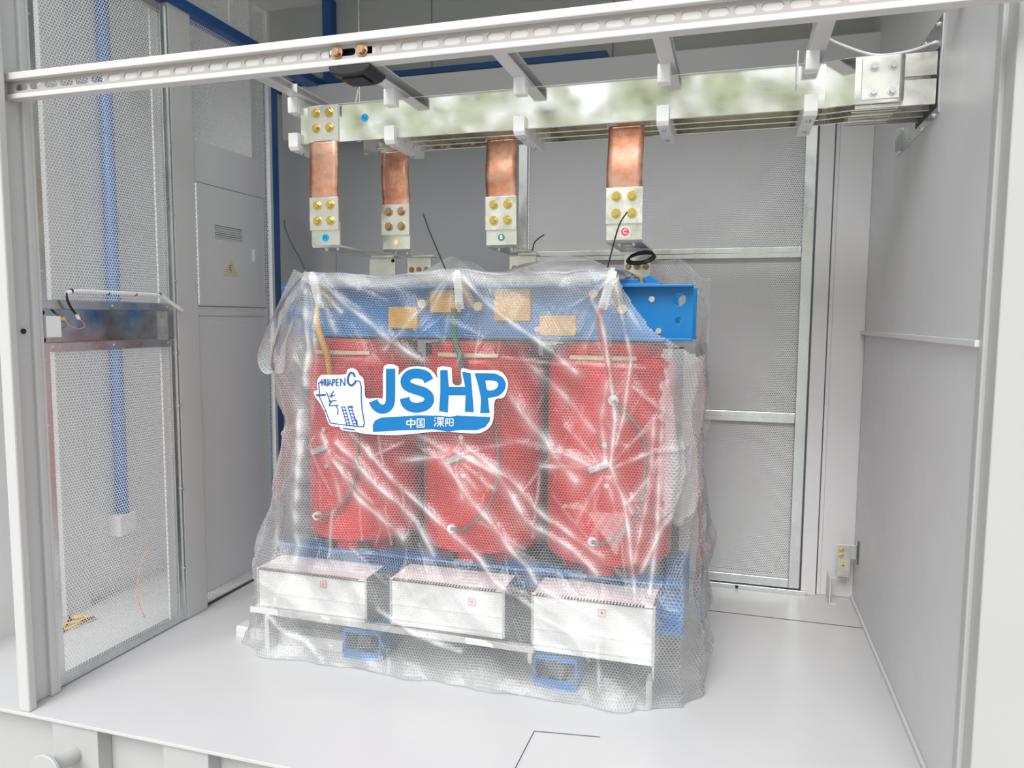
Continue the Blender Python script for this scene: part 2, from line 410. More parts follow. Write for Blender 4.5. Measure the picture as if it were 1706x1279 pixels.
MB().box(-2.937, -2.928, 2.93, 3.035, .295, .395).build('lid', PLASW, jb, bevel=.004)
lw_ = thing('loose_wires', 'tangle of dark and yellow wires on the floor against the white column behind the mesh', 'wire', (-2.9, 2.55, 0))
for k in range(3):
    tb = MB(); pts = [(-2.86+.05*math.cos(t*1.1+k*2)+.02*t/6, 2.44+.045*t/2+.04*math.sin(t*1.3+k), .008+.012*abs(math.sin(t))) for t in range(9)]
    tb.tube(pts, .0055, 7).build('yellow_wire' if k < 2 else 'black_wire', YELC if k < 2 else BLACK, lw_, smooth=True)
hw = thing('hanging_wire', 'thin orange wire hooked over behind the lower right of the mesh door', 'wire', (-2.5, 2.62, 0))
MB().tube([(-2.52, 2.72, .33), (-2.52, 2.66, .335), (-2.52, 2.62, .27), (-2.53, 2.61, .15), (-2.53, 2.65, .03)], .002, 6).build('wire', ORNC, hw, smooth=True)

# lock box, conduit and wires on the mesh door
lk = thing('door_switch', 'white switch box with wires at the left end of the lock rail', 'switch', (XL, 2.1, 1.36))
MB().box(XL-.027, XL+.014, 2.084, 2.146, 1.322, 1.40).build('body', PLASW, lk, bevel=.004)
MB().box(XL-.01, XL+.018, 2.140, 2.160, 1.384, 1.396).build('yellow_tag', YELC, lk, bevel=.001)
MB().tube([(XL+.012, 2.155, 1.39), (XL+.02, 2.175, 1.365), (XL+.02, 2.215, 1.352), (XL+.018, 2.245, 1.365), (XL+.02, 2.225, 1.385), (XL+.02, 2.205, 1.393)], .0016, 6).build('orange_wire', ORNC, lk, smooth=True)
for dz in (.0, .006): MB().tube([(XL+.018, 2.17, 1.487), (XL+.022, 2.165+dz, 1.46), (XL+.022, 2.18+dz, 1.43), (XL+.02, 2.205+dz, 1.403)], .0023, 6).build('black_wire', BLACK, lk, smooth=True)
for dz in (0, .008): MB().cyl((XL+.02, 2.203+dz, 1.407), (XL+.02, 2.213+dz, 1.388), .0034, 8).build('crimp', PLASW, lk)
bolt(lk, (XL-.02, 2.098, 1.412), (1, 0, 0), .006, BLACK, 'bolt'); bolt(lk, (XL-.02, 2.098, 1.312), (1, 0, 0), .006, BLACK, 'bolt')
cd = thing('wire_sleeve', 'white cable sleeve tied across the mesh above the lock rail', 'cable', (XL, 2.4, 1.49))
MB().tube([(XL+.012, 2.172, 1.484), (XL+.016, 2.22, 1.494), (XL+.016, 2.40, 1.494), (XL+.016, 2.58, 1.493), (XL+.016, 2.655, 1.487), (XL+.018, 2.70, 1.462), (XL+.02, 2.77, 1.427)], .008, 10).build('sleeve', PLASW, cd, smooth=True)
for y in (2.19, 2.36, 2.50, 2.635): MB().cyl((XL+.015, y, 1.493), (XL+.015, y+.006, 1.493), .0092, 10).build('cable_tie', BLACK, cd)
pb_ = tag(MB().cyl((-2.3825, 1.993, 1.346), (-2.374, 1.993, 1.346), .009, 14).build('round_plug', BLACK, bevel=.002), 'small black round plug on the front left white post', 'plug')
# ------------------------------------------------------------------ lifting lugs under the deck
for i, x in enumerate((-2.165, -1.665)):
    z = -.125 if i == 0 else -.165
    t = thing('lifting_lug', 'white round lifting pin below the deck ' + ('under the front left post' if i == 0 else 'right of the other pin at the bottom edge'), 'lug', (x, 1.92, z), 'lifting pins on the chassis')
    MB().cyl((x, 1.926, z), (x, 1.82, z), .031, 28).build('pin', WHITEF, t, bevel=.002, auto=40)
    MB().cyl((x, 1.82, z), (x, 1.806, z), .062, 36).build('end_disc', WHITEF, t, bevel=.003, auto=40)

# ------------------------------------------------------------------ slotted beam across the opening
def slot(xc, zc, L, r, n=7):
    pts = []
    for k in range(n+1):
        a = -PI/2+PI*k/n; pts.append((xc+L/2-r+r*math.cos(a), zc+r*math.sin(a)))
    for k in range(n+1):
        a = PI/2+PI*k/n; pts.append((xc-L/2+r+r*math.cos(a), zc+r*math.sin(a)))
    return pts
BX0, BX1, BY = -2.378, .640, 1.972
sb = thing('slotted_beam', 'long white slotted steel channel spanning the front opening under the roof', 'beam', (-.9, BY, 2.13))
holes = []; x = BX0+.06
while x < BX1-.06:
    holes.append(slot(x, 2.1645, .052, .0105)); x += .0645
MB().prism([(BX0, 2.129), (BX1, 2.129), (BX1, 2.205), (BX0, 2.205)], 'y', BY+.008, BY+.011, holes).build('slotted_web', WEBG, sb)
tb = MB(); tb.box(BX0, BX1, BY-.012, BY+.04, 2.186, 2.209); tb.build('top_flange', BEAMW, sb, bevel=.002)
tb = MB(); tb.box(BX0, BX1, BY-.002, BY+.04, 2.127, 2.143); tb.build('bottom_flange', BEAMW, sb, bevel=.002)
tb = MB()
for a, b in ((-1.98, -1.155), (-1.015, BX1)): tb.box(a, b, BY+.0115, BY+.016, 2.143, 2.186)
tb.build('back_plate', BEAMW, sb)
for x in (-1.125, -1.045): bolt(sb, (x, BY+.008, 2.165), (0, -1, 0), .0125, BRONZE, 'bolt', 'bronze coloured bolt')
lamp = thing('black_lamp', 'flat black lamp housing fixed under the slotted beam by two bronze bolts', 'lamp', (-1.085, 2.02, 2.10))
tb = MB(); tb.prism([(-1.155, 2.128), (-1.02, 2.128), (-1.018, 2.115), (-1.035, 2.103), (-1.06, 2.097), (-1.11, 2.097), (-1.145, 2.105)], 'y', BY+.0, BY+.11)
tb.build('housing', BLACK, lamp, bevel=.006)
MB().box(-1.15, -1.02, BY+.03, BY+.04, 2.128, 2.185).build('bracket', BLACK, lamp)
MB().box(-1.12, -1.05, BY+.02, BY+.09, 2.092, 2.098).build('lens', BLACK, lamp, bevel=.003)

# ------------------------------------------------------------------ cross beams, supports and bars
XB = [-1.765, -1.335, -.805, -.255, .245]
where = ['at the left end of the bars', 'behind the black lamp', 'above the green B connector', 'right of the red C connector', 'nearest the right wall']
for i, x in enumerate(XB):
    t = thing('cross_beam', 'white channel running back under the slotted beam, ' + where[i], 'beam', (x, 2.9, 2.31), 'white cross beams over the bars')
    tb = MB(); tb.box(x-.027, x+.027, 2.50, 3.40, 2.312, 2.317); tb.box(x-.027, x-.022, 2.50, 3.40, 2.317, 2.36)
    tb.box(x-.027, x+.027, 2.50, 3.40, 2.355, 2.36) if i else tb.box(x-.027, x-.0, 2.50, 3.40, 2.355, 2.36)
    tb.build('channel', WHITE, t, bevel=.002)
    MB().box(x-.027, x+.027, 2.494, 2.50, 2.312, 2.36).build('end_plate', WHITE, t, bevel=.001)
    if i == 0: MB().box(x-.022, x+.02, 2.74, 2.745, 2.317, 2.355).build('stiffener', WHITE, t)
rl = tag(MB().box(XL, XR, 2.50, 2.545, 2.361, 2.40).build('support_rail', WHITE, bevel=.003), 'white square rail carrying the cross beams behind the slotted beam', 'rail')
BYS = [2.80, 2.88, 2.96, 3.04]       # N, C, B, A bars
T2 = .006
for i, x in enumerate(XB):
    dx = -.012 if i in (0,) else 0
    x = x+(-.022, -.012, 0, -.012, -.015)[i]
    t = thing('busbar_support', 'white notched clamp gripping the bars, ' + where[i], 'clamp', (x, 2.9, 2.1), 'bar clamps under the cross beams')
    up_, lo = [], []
    # comb profile in (y,z)
    prof = [(2.772, 2.252), (2.792, 2.252), (2.792, 2.282)]
    for y in BYS: pass
    top = [(2.768, 2.3125), (2.768, 2.250)]
    for y in BYS:
        top += [(y-T2-.001, 2.250), (y-T2-.001, 2.2795), (y+T2+.001, 2.2795), (y+T2+.001, 2.250)]
    top += [(3.075, 2.250), (3.075, 2.3125)]
    MB().prism(top, 'x', x-.022, x+.022).build('upper_comb', PLASW, t, bevel=.0015)
    bot = [(2.768, 2.168), (2.768, 2.112), (2.78, 2.098), (3.065, 2.098), (3.075, 2.105), (3.075, 2.168)]
    for y in BYS[::-1]:
        bot += [(y+T2+.001, 2.168), (y+T2+.001, 2.1235), (y-T2-.001, 2.1235), (y-T2-.001, 2.168)]
    MB().prism(bot, 'x', x-.022, x+.022).build('lower_comb', PLASW, t, bevel=.0015)
    for y in (2.84, 3.0): bolt(t, (x, y, 2.098), (0, 0, -1), .007, STEELZ, 'nut')
    if i == 4: MB().box(x-.05, x-.046, 2.76, 2.7935, 2.20, 2.3125).build('hanger_plate', WHITE, t)

Z0, Z1 = 2.125, 2.278
names = [('N', 'front tinned bar carrying the blue dot'), ('C', 'second tinned bar from the front, feeding the red C connector'), ('B', 'third tinned bar from the front, feeding the green B connector'), ('A', 'rearmost tinned bar, feeding the yellow A connector')]
CX = {'N': -1.655, 'A': -1.443, 'B': -.93, 'C': -.412}
def letter(ch, size, m, name, parent, M):
    c = bpy.data.curves.new(name, 'FONT'); c.body = ch; c.size = size; c.align_x = 'CENTER'; c.align_y = 'CENTER'; c.extrude = .0004; c.offset = size*.02
    o = bpy.data.objects.new(name, c); COL.objects.link(o); bpy.context.view_layer.update()
    me = bpy.data.meshes.new_from_object(o.evaluated_get(bpy.context.evaluated_depsgraph_get())); bpy.data.objects.remove(o); bpy.data.curves.remove(c)
    me.name = name; me.transform(M); me.materials.clear()
    return link(name, me, m, parent)
FRONT = Matrix.Rotation(PI/2, 4, 'X')      # text facing -y
def dot(parent, x, y, z, r, m, ch, lm, ring=True):
    d = MB(); d.cyl((x, y, z), (x, y-.001, z), r, 28); s = d.build('phase_sticker', m, parent)
    if ring:
        k = MB(); k.cyl((x, y, z), (x, y-.0006, z), r*1.18, 28); k.build('sticker_rim', STICKW, s)
    letter(ch, r*1.5, lm, 'letter', s, Matrix.Translation((x, y-.0014, z)) @ FRONT); return s

for i, (ph, lab) in enumerate(names):
    y = BYS[i]; t = thing('busbar', lab, 'busbar', (-.6, y, Z0), 'four tinned bars under the roof')
    x0 = {'N': -1.765, 'A': -1.60, 'B': -1.50, 'C': -1.40}[ph]
    # main run, offset bend, run to the wall: outline in plan (x,y) extruded vertically
    off = -.022
    c = [(x0, 0), (.262, 0), (.275, 0), (.365, off), (.378, off), (.515, off)]
    front = [(a, y-T2+b) for a, b in c]; back = [(a, y+T2+b) for a, b in c][::-1]
    MB().prism(front+back, 'z', Z0, Z1).build('main_bar', TIN, t, bevel=.001)
    tb = MB(); slit = [(.507, 2.194), (.615, 2.194), (.615, 2.206), (.507, 2.206)]
    yy = y-.0095
    tb.box(.37, .507, yy, yy+.010, Z0-.012, Z1+.002); tb.box(.507, .6135, yy, yy+.010, Z0-.012, 2.194); tb.box(.507, .6135, yy, yy+.010, 2.206, Z1+.002)
    tb.build('wall_bar', TINP, t, bevel=.0008)
    tb = MB(); tb.box(.385, .50, y-.036, y-.0285, 2.135, 2.272); tb.build('lap_plate', TINP, t, bevel=.001)
    for bx in (.422, .479):
        for bz in (2.157, 2.239): bolt(t, (bx, y-.036, bz), (0, -1, 0), .0105, STEELZ)
    if ph == 'N':
        dot(t, -1.467, y-T2-.0005, 2.213, .0165, DOTB, 'N', SKY_INK, ring=False)
    elif ph == 'A':
        dot(t, -1.085, y-T2-.0005, 2.150, .0135, DOTY, 'A', STICKW, ring=False)

# ---- connectors: copper strap with tinned ends, bolted to bar on top and bent bracket below
def connector(ph, y, dotm, lm, dotring, desc, jog):
    x = CX[ph]; w = .066 if ph != 'C' else .069
    yb = y-T2                                  # bar front face
    t = thing('copper_connector', desc, 'connector', (x, yb-.01, 1.7), 'copper connectors hanging from the bars')
    ztop = 2.128
    # tinned upper plate on bar
    MB().box(x-w-.002, x+w+.002, yb-.011, yb-.0005, ztop-.002 if ph == 'N' else ztop-.004, Z1-.006).build('upper_plate', TINP, t, bevel=.001)
    for bx in (-.031, .031):
        for bz in (2.182, 2.242):
            bolt(t, (x+bx, yb-.011, bz), (0, -1, 0), .0130, YZINC if ph == 'N' else BRONZE)
    # copper strap, gently wavy
    zt, zb = ztop+.002, 1.895
    P = []
    for k in range(25):
        f = k/24; z = zt+(zb-zt)*f
        dy = -.011-.003*math.sin(f*PI)**2 - .0012*math.sin(f*PI*3+jog)
        dxx = .0025*math.sin(f*PI*1.5+jog)
        P.append([(x+dxx+s*w*.98, yb+dy-.0015*math.cos(s*2.5), z) for s in (-1, -.66, -.33, 0, .33, .66, 1)])
    st = MB().grid(P).build('copper_strap', COPPER, t, smooth=True)
    so = st.modifiers.new('thick', 'SOLIDIFY'); so.thickness = .010; so.offset = 1
    # lower tinned plate with four bolts, rust of bracket below
    MB().box(x-w-.001, x+w+.001, yb-.013, yb-.003, 1.765, 1.90).build('lower_plate', TINP, t, bevel=.001)
    for bx in (-.030, .030):
        for bz in (1.803, 1.867): bolt(t, (x+bx, yb-.013, bz), (0, -1, 0), .0132, YZINC if ph != 'A' else BRONZE)
    # bent bracket: vertical leaf then horizontal leaf to the terminal
    x1 = {'N': -1.60, 'A': -1.40, 'B': -.91, 'C': -.40}[ph]
    tb = MB(); tb.prism([(yb-.002, 1.80), (yb-.002, 1.705), (yb+.006, 1.694), (3.285, 1.694), (3.285, 1.704), (yb+.014, 1.704), (yb+.008, 1.71), (yb+.008, 1.80)], 'x', x-w, x+w)
    br = tb.build('terminal_bracket', TINP, t, bevel=.0012)
    if abs(x1-x) > .02:
        MB().box(x, x1+.062, 3.20, 3.285, 1.684, 1.694).build('side_leaf', TINP, br, bevel=.001)
    dot(br, x+(.0 if ph != 'C' else .004), yb-.0025, 1.735, .0160 if ph in 'NC' else .0145, dotm, ph, lm, dotring)
    for bx in (-.025, .03): bolt(br, (x+bx, yb+.05, 1.694), (0, 0, -1), .008, STEELZ, 'nut')
    return t
connector('N', BYS[0], DOTB, SKY_INK, False, 'leftmost copper connector with the blue dot sticker', 0)
connector('C', BYS[1], DOTR, STICKW, True, 'rightmost copper connector with the red C sticker', 1)
connector('B', BYS[2], DOTG, STICKW, False, 'copper connector with the green B sticker, third from the left', 2)
connector('A', BYS[3], DOTY, STICKW, False, 'darker copper connector with the yellow A sticker, second from the left', 3)

# wall plate where the bars leave
wp = thing('wall_passage_plate', 'galvanised cover plate screwed to the right wall around the bars', 'plate', (XR, 3.1, 2.05))
def wq(y, z): return (y, z)
MB().prism([(2.765, 2.08), (2.765, 2.39), (3.42, 2.39), (3.42, 2.07), (2.80, 2.07)], 'x', XR-.005, XR-.0005,
           holes=[[(2.768+.012, 2.10), (3.09, 2.10), (3.09, 2.295), (2.768+.012, 2.295)]]).build('plate', GALV, wp)
MB().box(XR-.002, XR-.0002, 2.776, 3.10, 2.095, 2.30).build('opening', DARKG, wp)
for y in (2.82, 3.0, 3.18, 3.36):
    for z in (2.083, 2.375): bolt(wp, (XR-.005, y, z), (-1, 0, 0), .006, STEELZ, 'screw')
tb = MB(); tb.box(XR-.03, XR-.005, 3.30, 3.304, 2.07, 2.16); tb.build('flange', GALV, wp)
cb = tag(MB().tube([(.262, 2.85, 2.385), (.33, 2.92, 2.372), (.45, 2.98, 2.345), (.55, 2.93, 2.33), (.617, 2.84, 2.325)], .006, 9).build('white_cable', PLASW, smooth=True), 'white cable sagging from the rightmost cross beam to the wall plate', 'cable')
rod = tag(MB().tube([(-1.865, 3.5, 2.30), (-1.865, 3.5, 2.8), (-1.865, 3.5, 3.3)], .005, 8, 1).build('hanging_rod', STEELZ), 'thin steel rod hanging from the ceiling behind the left end of the bars', 'rod')
rod2 = tag(MB().tube([(-2.415, 3.20, 2.79), (-2.40, 3.19, 2.95), (-2.40, 3.19, 3.3)], .0045, 8, 1).build('ceiling_rod', PLASW), 'thin white rod hanging from the ceiling onto the blue beam at upper left', 'rod')
gw = tag(MB().tube([(-1.868, 3.494, 2.56), (-1.89, 3.49, 2.45), (-1.895, 3.49, 2.36), (-1.87, 3.494, 2.30)], .006, 8).build('grey_wire', PLASW, smooth=True), 'short white wire curving down beside the thin steel rod', 'cable')

# earthing bracket and floor angle at the back right corner
gb = thing('earthing_bracket', 'tinned earthing strap with two bolts and a green sticker at the back right corner', 'bracket', (.56, 3.90, .14))
tb = MB(); tb.box(.530, .587, 3.872, 3.880, .142, .305); tb.box(.587, .621, 3.872, 3.880, .235, .305); tb.build('strap', TINP, gb, bevel=.001)
for z in (.276, .246): bolt(gb, (.546, 3.872, z), (0, -1, 0), .008, YZINC)
tb = MB(); tb.cyl((.556, 3.872, .203), (.556, 3.8705, .203), .0125, 8); st = tb.build('earth_sticker', WARN, gb)
tb = MB(); tb.box(.555, .557, 3.8698, 3.8706, .196, .213); tb.box(.548, .564, 3.8698, 3.8706, .1995, .2015); tb.box(.550, .562, 3.8698, 3.8706, .1955, .1975); tb.build('earth_symbol', BLACK, st)
tb = MB(); tb.box(.615, .621, 3.855, 3.862, .215, .33); tb.build('slot_lip', DARKG, gb)
fa = thing('floor_angle', 'small white upright steel angle on the floor beside the back door jamb', 'bracket', (.5, 3.9, 0))
tb = MB(); tb.box(.497, .503, 3.86, 3.985, 0, .13); tb.box(.503, .57, 3.9, 3.906, .120, .13); tb.box(.503, .53, 3.86, 3.985, 0, .006); tb.build('angle', WHITE, fa, bevel=.001)
cw = thing('wire_coil', 'small coil of green and yellow wire behind the lower right of the back mesh door', 'wire', (.2, 4.03, .0))
MB().tube([(-.1, 4.05, .075), (.1, 4.05, .07), (.24, 4.06, .07), (.26, 4.06, .12), (.29, 4.06, .19), (.30, 4.06, .2)], .003, 6).build('black_wire', BLACK, cw, smooth=True)
MB().tube([(.27, 4.06, .06), (.265, 4.06, .11), (.285, 4.06, .17)], .003, 6).build('yellow_wire', WARN, cw, smooth=True)

# ------------------------------------------------------------------ the transformer
TR = thing('transformer', 'red three coil dry type transformer with blue clamps under bubble wrap', 'transformer', (-1.0, 3.0, 0))
CC = [-1.578, -1.015, -.47]
YC = 3.0
def lathe(prof, cx, cyy, n=64, sx=1, sy=1):
    return [[(cx+r*math.cos(2*PI*k/n)*sx, cyy+r*math.sin(2*PI*k/n)*sy, z) for k in range(n+1)] for r, z in prof]
for i, x in enumerate(CC):
    rr = .256
    prof = [(rr-.09, .445), (rr-.03, .445), (rr-.012, .45), (rr-.003, .46), (rr, .475), (rr, 1.215), (rr-.003, 1.235), (rr-.014, 1.247), (rr-.035, 1.25), (rr-.09, 1.25), (rr-.09, .445)]
    b = MB().grid(lathe(prof, x, YC)); bmesh.ops.remove_doubles(b.bm, verts=b.bm.verts, dist=1e-5)
    coil = b.build('coil', RED, TR, auto=40)
    # raised front panel of the casting with the tap terminals
    P = []
    for k in range(15):
        a = -PI/2+(k/14-.5)*1.25; e = .006 if 0 < k < 14 else -.004
        P.append([(x+(rr+e)*math.cos(a), YC+(rr+e)*math.sin(a), z) for z in (.50, .51, 1.19, 1.20)])
    MB().grid(P).build('front_panel', RED, coil, smooth=True)
    yt = YC-rr-.004
    tb = MB(); rot = Matrix.Rotation(math.radians(-24), 3, 'Y')
    cx_ = x-.0+(-.085, -.03, -.0)[i]; cz = .845
    tb.obox(Vector((cx_, yt-.012, cz)), (.085, .012, .026), rot); tb.build('tap_link', STEELZ, coil, bevel=.004)
    for q in range(2):
        zz_ = (.775, .93)[q]
        MB().cyl((cx_+.03-.01*(q % 2), yt+.01, zz_), (cx_+.03-.01*(q % 2), yt-.010, zz_), .010, 14).build('tap_terminal', TINP, coil, auto=40)
    MB().cyl((cx_-.02, yt+.01, .555), (cx_-.02, yt-.016, .555), .018, 16).build('lead_boss', PLASW, coil, bevel=.003, auto=40)
    if i < 3: MB().cyl((cx_+.05, yt+.01, 1.10), (cx_+.05, yt-.016, 1.10), .02, 16).build('lead_boss', PLASW, coil, bevel=.003, auto=40)
    MB().tube([(cx_-.02, yt-.016, .555), (cx_+.05, yt-.03, .57), (cx_+.14, yt-.02, .66), (cx_+.17, yt+.0, .80), (cx_+.16, yt-.01, .98), (cx_+.05, yt-.018, 1.10)], .0075, 10).build('delta_cable', GRYC, coil, smooth=True)
    # inner LV winding and cream ends
    b = MB(); b.cyl((x, YC, .40), (x, YC, 1.31), .200, 40); b.build('inner_winding', REDC, coil, auto=40)
    tb = MB(); tl = MB()
    for k in range(8):
        a = 2*PI*k/8+PI/8
        tb.obox(Vector((x+.20*math.cos(a), YC+.20*math.sin(a), 1.275)), (.055, .05, .05), Matrix.Rotation(a, 3, 'Z'))
        tl.obox(Vector((x+.20*math.cos(a), YC+.20*math.sin(a), .425)), (.055, .05, .04), Matrix.Rotation(a, 3, 'Z'))
    tb.build('spacer_blocks', RED, coil, bevel=.004); tl.build('support_pads', CORE, coil, bevel=.004)
    tb = MB(); P = []
    for k in range(13):
        a = -PI/2+(k/12-.5)*1.05
        P.append([(x+r*math.cos(a), YC+r*math.sin(a), z) for r, z in ((rr-.04, 1.247), (rr-.002, 1.247), (rr-.002, 1.262), (rr-.04, 1.262), (rr-.04, 1.247))])
    MB().grid(P).build('end_strip', CREAM, coil)
tb = MB(); tb.box(-1.78, -.25, 2.90, 3.10, 1.31, 1.50); tb.box(-1.78, -.25, 2.90, 3.10, .19, .40); tb.build('core', CORE, TR, bevel=.004)
# clamps: C channels front and rear, top and bottom
CL, CRR = -1.885, -.146
def circle(x, z, r, n=20): return [(x+r*math.cos(2*PI*k/n), z+r*math.sin(2*PI*k/n)) for k in range(n)]
for y, sgn, nm in ((2.872, -1, 'front'), (3.13, 1, 'rear')):
    tb = MB()
    holes = [circle(x, 1.478, .024) for x in (-.197, -1.834)] + [circle(x, 1.398, .0115) for x in (-.200, -1.83)]
    tb.prism([(CL, 1.322), (CRR, 1.322), (CRR, 1.532), (CL, 1.532)], 'y', y, y+.008*-sgn*-1, holes)
    f0, f1 = (y-.062, y) if sgn < 0 else (y+.008, y+.062)
    tb.box(CL, CRR, f0, f1, 1.522, 1.532); tb.box(CL, CRR, f0, f1, 1.322, 1.332)
    cl = tb.build('upper_clamp', BLUE, TR, bevel=.002)
    if sgn < 0:
        for x, z in ((-.300, 1.478), (-.272, 1.358), (-1.74, 1.478), (-1.76, 1.358), (-.75, 1.36), (-1.28, 1.36)): bolt(cl, (x, y-.001, z), (0, -1, 0), .0125, STEELZ)
    tb = MB(); tb.box(CL, CRR, min(y, y+.008), max(y, y+.008), .20, .40)
    f0, f1 = (y-.085, y) if sgn < 0 else (y+.008, y+.085)
    tb.box(CL, CRR, f0, f1, .39, .40); tb.box(CL, CRR, f0, f1, .20, .21)
    tb.build('lower_clamp', BLUE, TR, bevel=.002)
tb = MB(); tb.box(-.55, -.36, 2.93, 3.08, 1.532, 1.542); tb.box(-.55, -.36, 2.93, 2.936, 1.5, 1.56); tb.prism([(-.335, 1.542), (-.275, 1.542), (-.32, 1.575), (-.345, 1.566)], 'y', 2.95, 3.05)
tb.box(-.42, -.27, 2.86, 3.1, 1.532, 1.54); tb.build('lifting_plate', BLUE, TR, bevel=.002)
for xa, xb in ((-1.325, -1.255), (-.78, -.705), (-1.86, -1.80), (-.235, -.19)):
    MB().box(xa, xb, 3.08, 3.09, .42, 1.29).build('added_gap_shade', CORE, TR)  # dark panels added so the gaps beside the coils look shaded
MB().box(-1.90, -.25, 2.768, 2.780, .11, .33).build('added_fan_gap_shade', CORE, TR)  # added dark sheet, makes the spaces between fan boxes read as shade
for x in (-1.72, -1.0, -.60):
    MB().box(x-.05, x+.05, 2.66+.13, 3.34, 0.09, .20).build('base_beam', BLUE, TR, bevel=.004)
# wheel carriages
for x in (-.607, -1.42):
    w = MB(); w.box(x-.085, x+.085, 2.63, 2.78, .108, .128); w.box(x-.085, x-.075, 2.63, 2.78, .0, .11); w.box(x+.075, x+.085, 2.63, 2.78, 0, .11); w.box(x-.075, x+.075, 2.63, 2.637, .0, .035)
    car = w.build('wheel_carriage', BLUE, TR, bevel=.002)
    MB().cyl((x-.03, 2.70, .055), (x+.03, 2.70, .055), .053, 28).build('wheel', CORE, car, auto=40)
    w = MB(); w.box(x-.085, x+.085, 3.25, 3.38, .108, .128); w.box(x-.085, x-.075, 3.25, 3.38, .0, .11); w.box(x+.075, x+.085, 3.25, 3.38, 0, .11)
    w.build('wheel_carriage', BLUE, TR, bevel=.002)
# front cooling fan boxes
FB = [(-1.90, -1.397), (-1.28, -.812), (-.692, -.245)]
for i, (x0, x1) in enumerate(FB):
    z0, z1 = ((.158, .345), (.176, .367), (.150, .372))[i]
    f = MB().box(x0, x1, 2.622, 2.80, z0, z1).build('fan_box', ALU, TR, bevel=.004)
    tb = MB()
    for k in range(int((x1-x0-.03)/.012)): 
        xa = x0+.015+k*.012; tb.box(xa, xa+.006, 2.6, 2.622, z1-.002, z1+.001)
    tb.box(x0, x1, 2.622-.001, 2.63, z1-.012, z1-.010)
    tb.build('vent_slots', CORE, f)
    tb = MB(); tb.box(x0, x1, 2.616, 2.6225, z0+.082, z0+.088); tb.box(x0, x1, 2.614, 2.6225, z0, z0+.008); tb.box(x0, x1, 2.614, 2.6225, z0+.022, z0+.026); tb.box(x0, x1, 2.61, 2.6225, z1-.004, z1); tb.build('panel_ribs', ALU, f, bevel=.001)
    tb = MB(); tb.box(x1, x1+.010, 2.616, 2.80, z0-(.055 if i == 2 else 0), z1+.002); tb.box(x0-.008, x0, 2.618, 2.80, z0, z1+.002); tb.build('end_cap', GALV, f, bevel=.002)
    xs_ = (-1.585, -.935, -.43)[i]; zs = z1-(.038, .058, .045)[i]
    s = MB().box(xs_-.014, xs_+.014, 2.6135, 2.6155, zs-.014, zs+.014).build('arrow_label', STICKW, f)
    tb = MB()
    tb.box(xs_-.0135, xs_+.0135, 2.6125, 2.6136, zs+.0115, zs+.0135); tb.box(xs_-.0135, xs_+.0135, 2.6125, 2.6136, zs-.0135, zs-.0115)
    tb.box(xs_-.0135, xs_-.0115, 2.6125, 2.6136, zs-.0115, zs+.0115); tb.box(xs_+.0115, xs_+.0135, 2.6125, 2.6136, zs-.0115, zs+.0115)
    tb.prism([(xs_-.007, zs-.001), (xs_+.007, zs-.001), (xs_, zs+.008)], 'y', 2.6125, 2.6136); tb.box(xs_-.002, xs_+.002, 2.6125, 2.6136, zs-.008, zs-.001)
    tb.build('red_arrow', DOTR, s)
tb = MB(); tb.prism([(-1.925, .156), (-.682, .146), (-.682, .170), (-1.925, .180)], 'y', 2.592, 2.600); tb.prism([(-1.925, .156), (-.682, .146), (-.682, .150), (-1.925, .160)], 'y', 2.600, 2.66)
tb.build('fan_rail', WHITE, TR, bevel=.001, label='long white flat rail in front of the fan boxes')
tb = MB(); tb.box(-.705, -.69, 2.594, 2.61, 0.105, .15); tb.box(-1.86, -1.84, 2.60, 2.66, 0, .158); tb.box(-.262, -.24, 2.60, 2.66, 0, .10); tb.build('rail_leg', WHITE, TR, bevel=.001)
# high voltage terminals with insulator bars and coloured cables
HX = [(-1.672, -1.638), (-1.033, -1.022), (-.428, -.462)]
cabs = [('yellow_cable', YELC, [(-1.652, 2.712, 1.44), (-1.650, 2.708, 1.38), (-1.626, 2.706, 1.305), (-1.606, 2.71, 1.24), (-1.61, 2.735, 1.17), (-1.615, 2.75, 1.13)]),
        ('green_cable', GRNC, [(-1.045, 2.712, 1.44), (-1.046, 2.708, 1.38), (-1.036, 2.706, 1.307), (-1.015, 2.71, 1.24), (-1.012, 2.73, 1.16), (-.99, 2.745, 1.10)]),
        ('red_cable', REDC, [(-.472, 2.712, 1.44), (-.474, 2.725, 1.39), (-.462, 2.728, 1.33), (-.442, 2.73, 1.25), (-.425, 2.735, 1.15), (-.42, 2.745, 1.10)])]
for (xa, xb), (nm, m, path) in zip(HX, cabs):
    d = Vector((xb-xa, 0, -.13)); rot = Matrix.Rotation(math.atan2(-(xb-xa), .13)*-1*-1, 3, 'Y')
    b = MB(); b.obox(Vector(((xa+xb)/2, 2.713, 1.508)), (.034, .014, .145), rot); hv = b.build('hv_terminal', PLASW, TR, bevel=.004)
    MB().cyl((xa, 2.72, 1.55), (xa, 2.87, 1.46), .022, 20).build('insulator', CREAM, hv, auto=40)
    MB().cyl((xa, 2.713, 1.575), (xa, 2.713, 1.588), .010, 14).build('terminal_tip', PLASW, hv, auto=40)
    bolt(hv, (xb, 2.706, 1.452), (0, -1, 0), .009, STEELZ)
    MB().tube(path, .0125, 12).build(nm, m, TR, smooth=True)
for x0, x1, z0, z1 in ((-1.395, -1.262, 1.357, 1.447), (-1.205, -1.068, 1.424, 1.518), (-.926, -.775, 1.392, 1.520), (-.738, -.590, 1.334, 1.414)):
    MB().box(x0, x1, 2.845, 2.871, z0, z1).build('yellow_block', YELB, TR, bevel=.004)
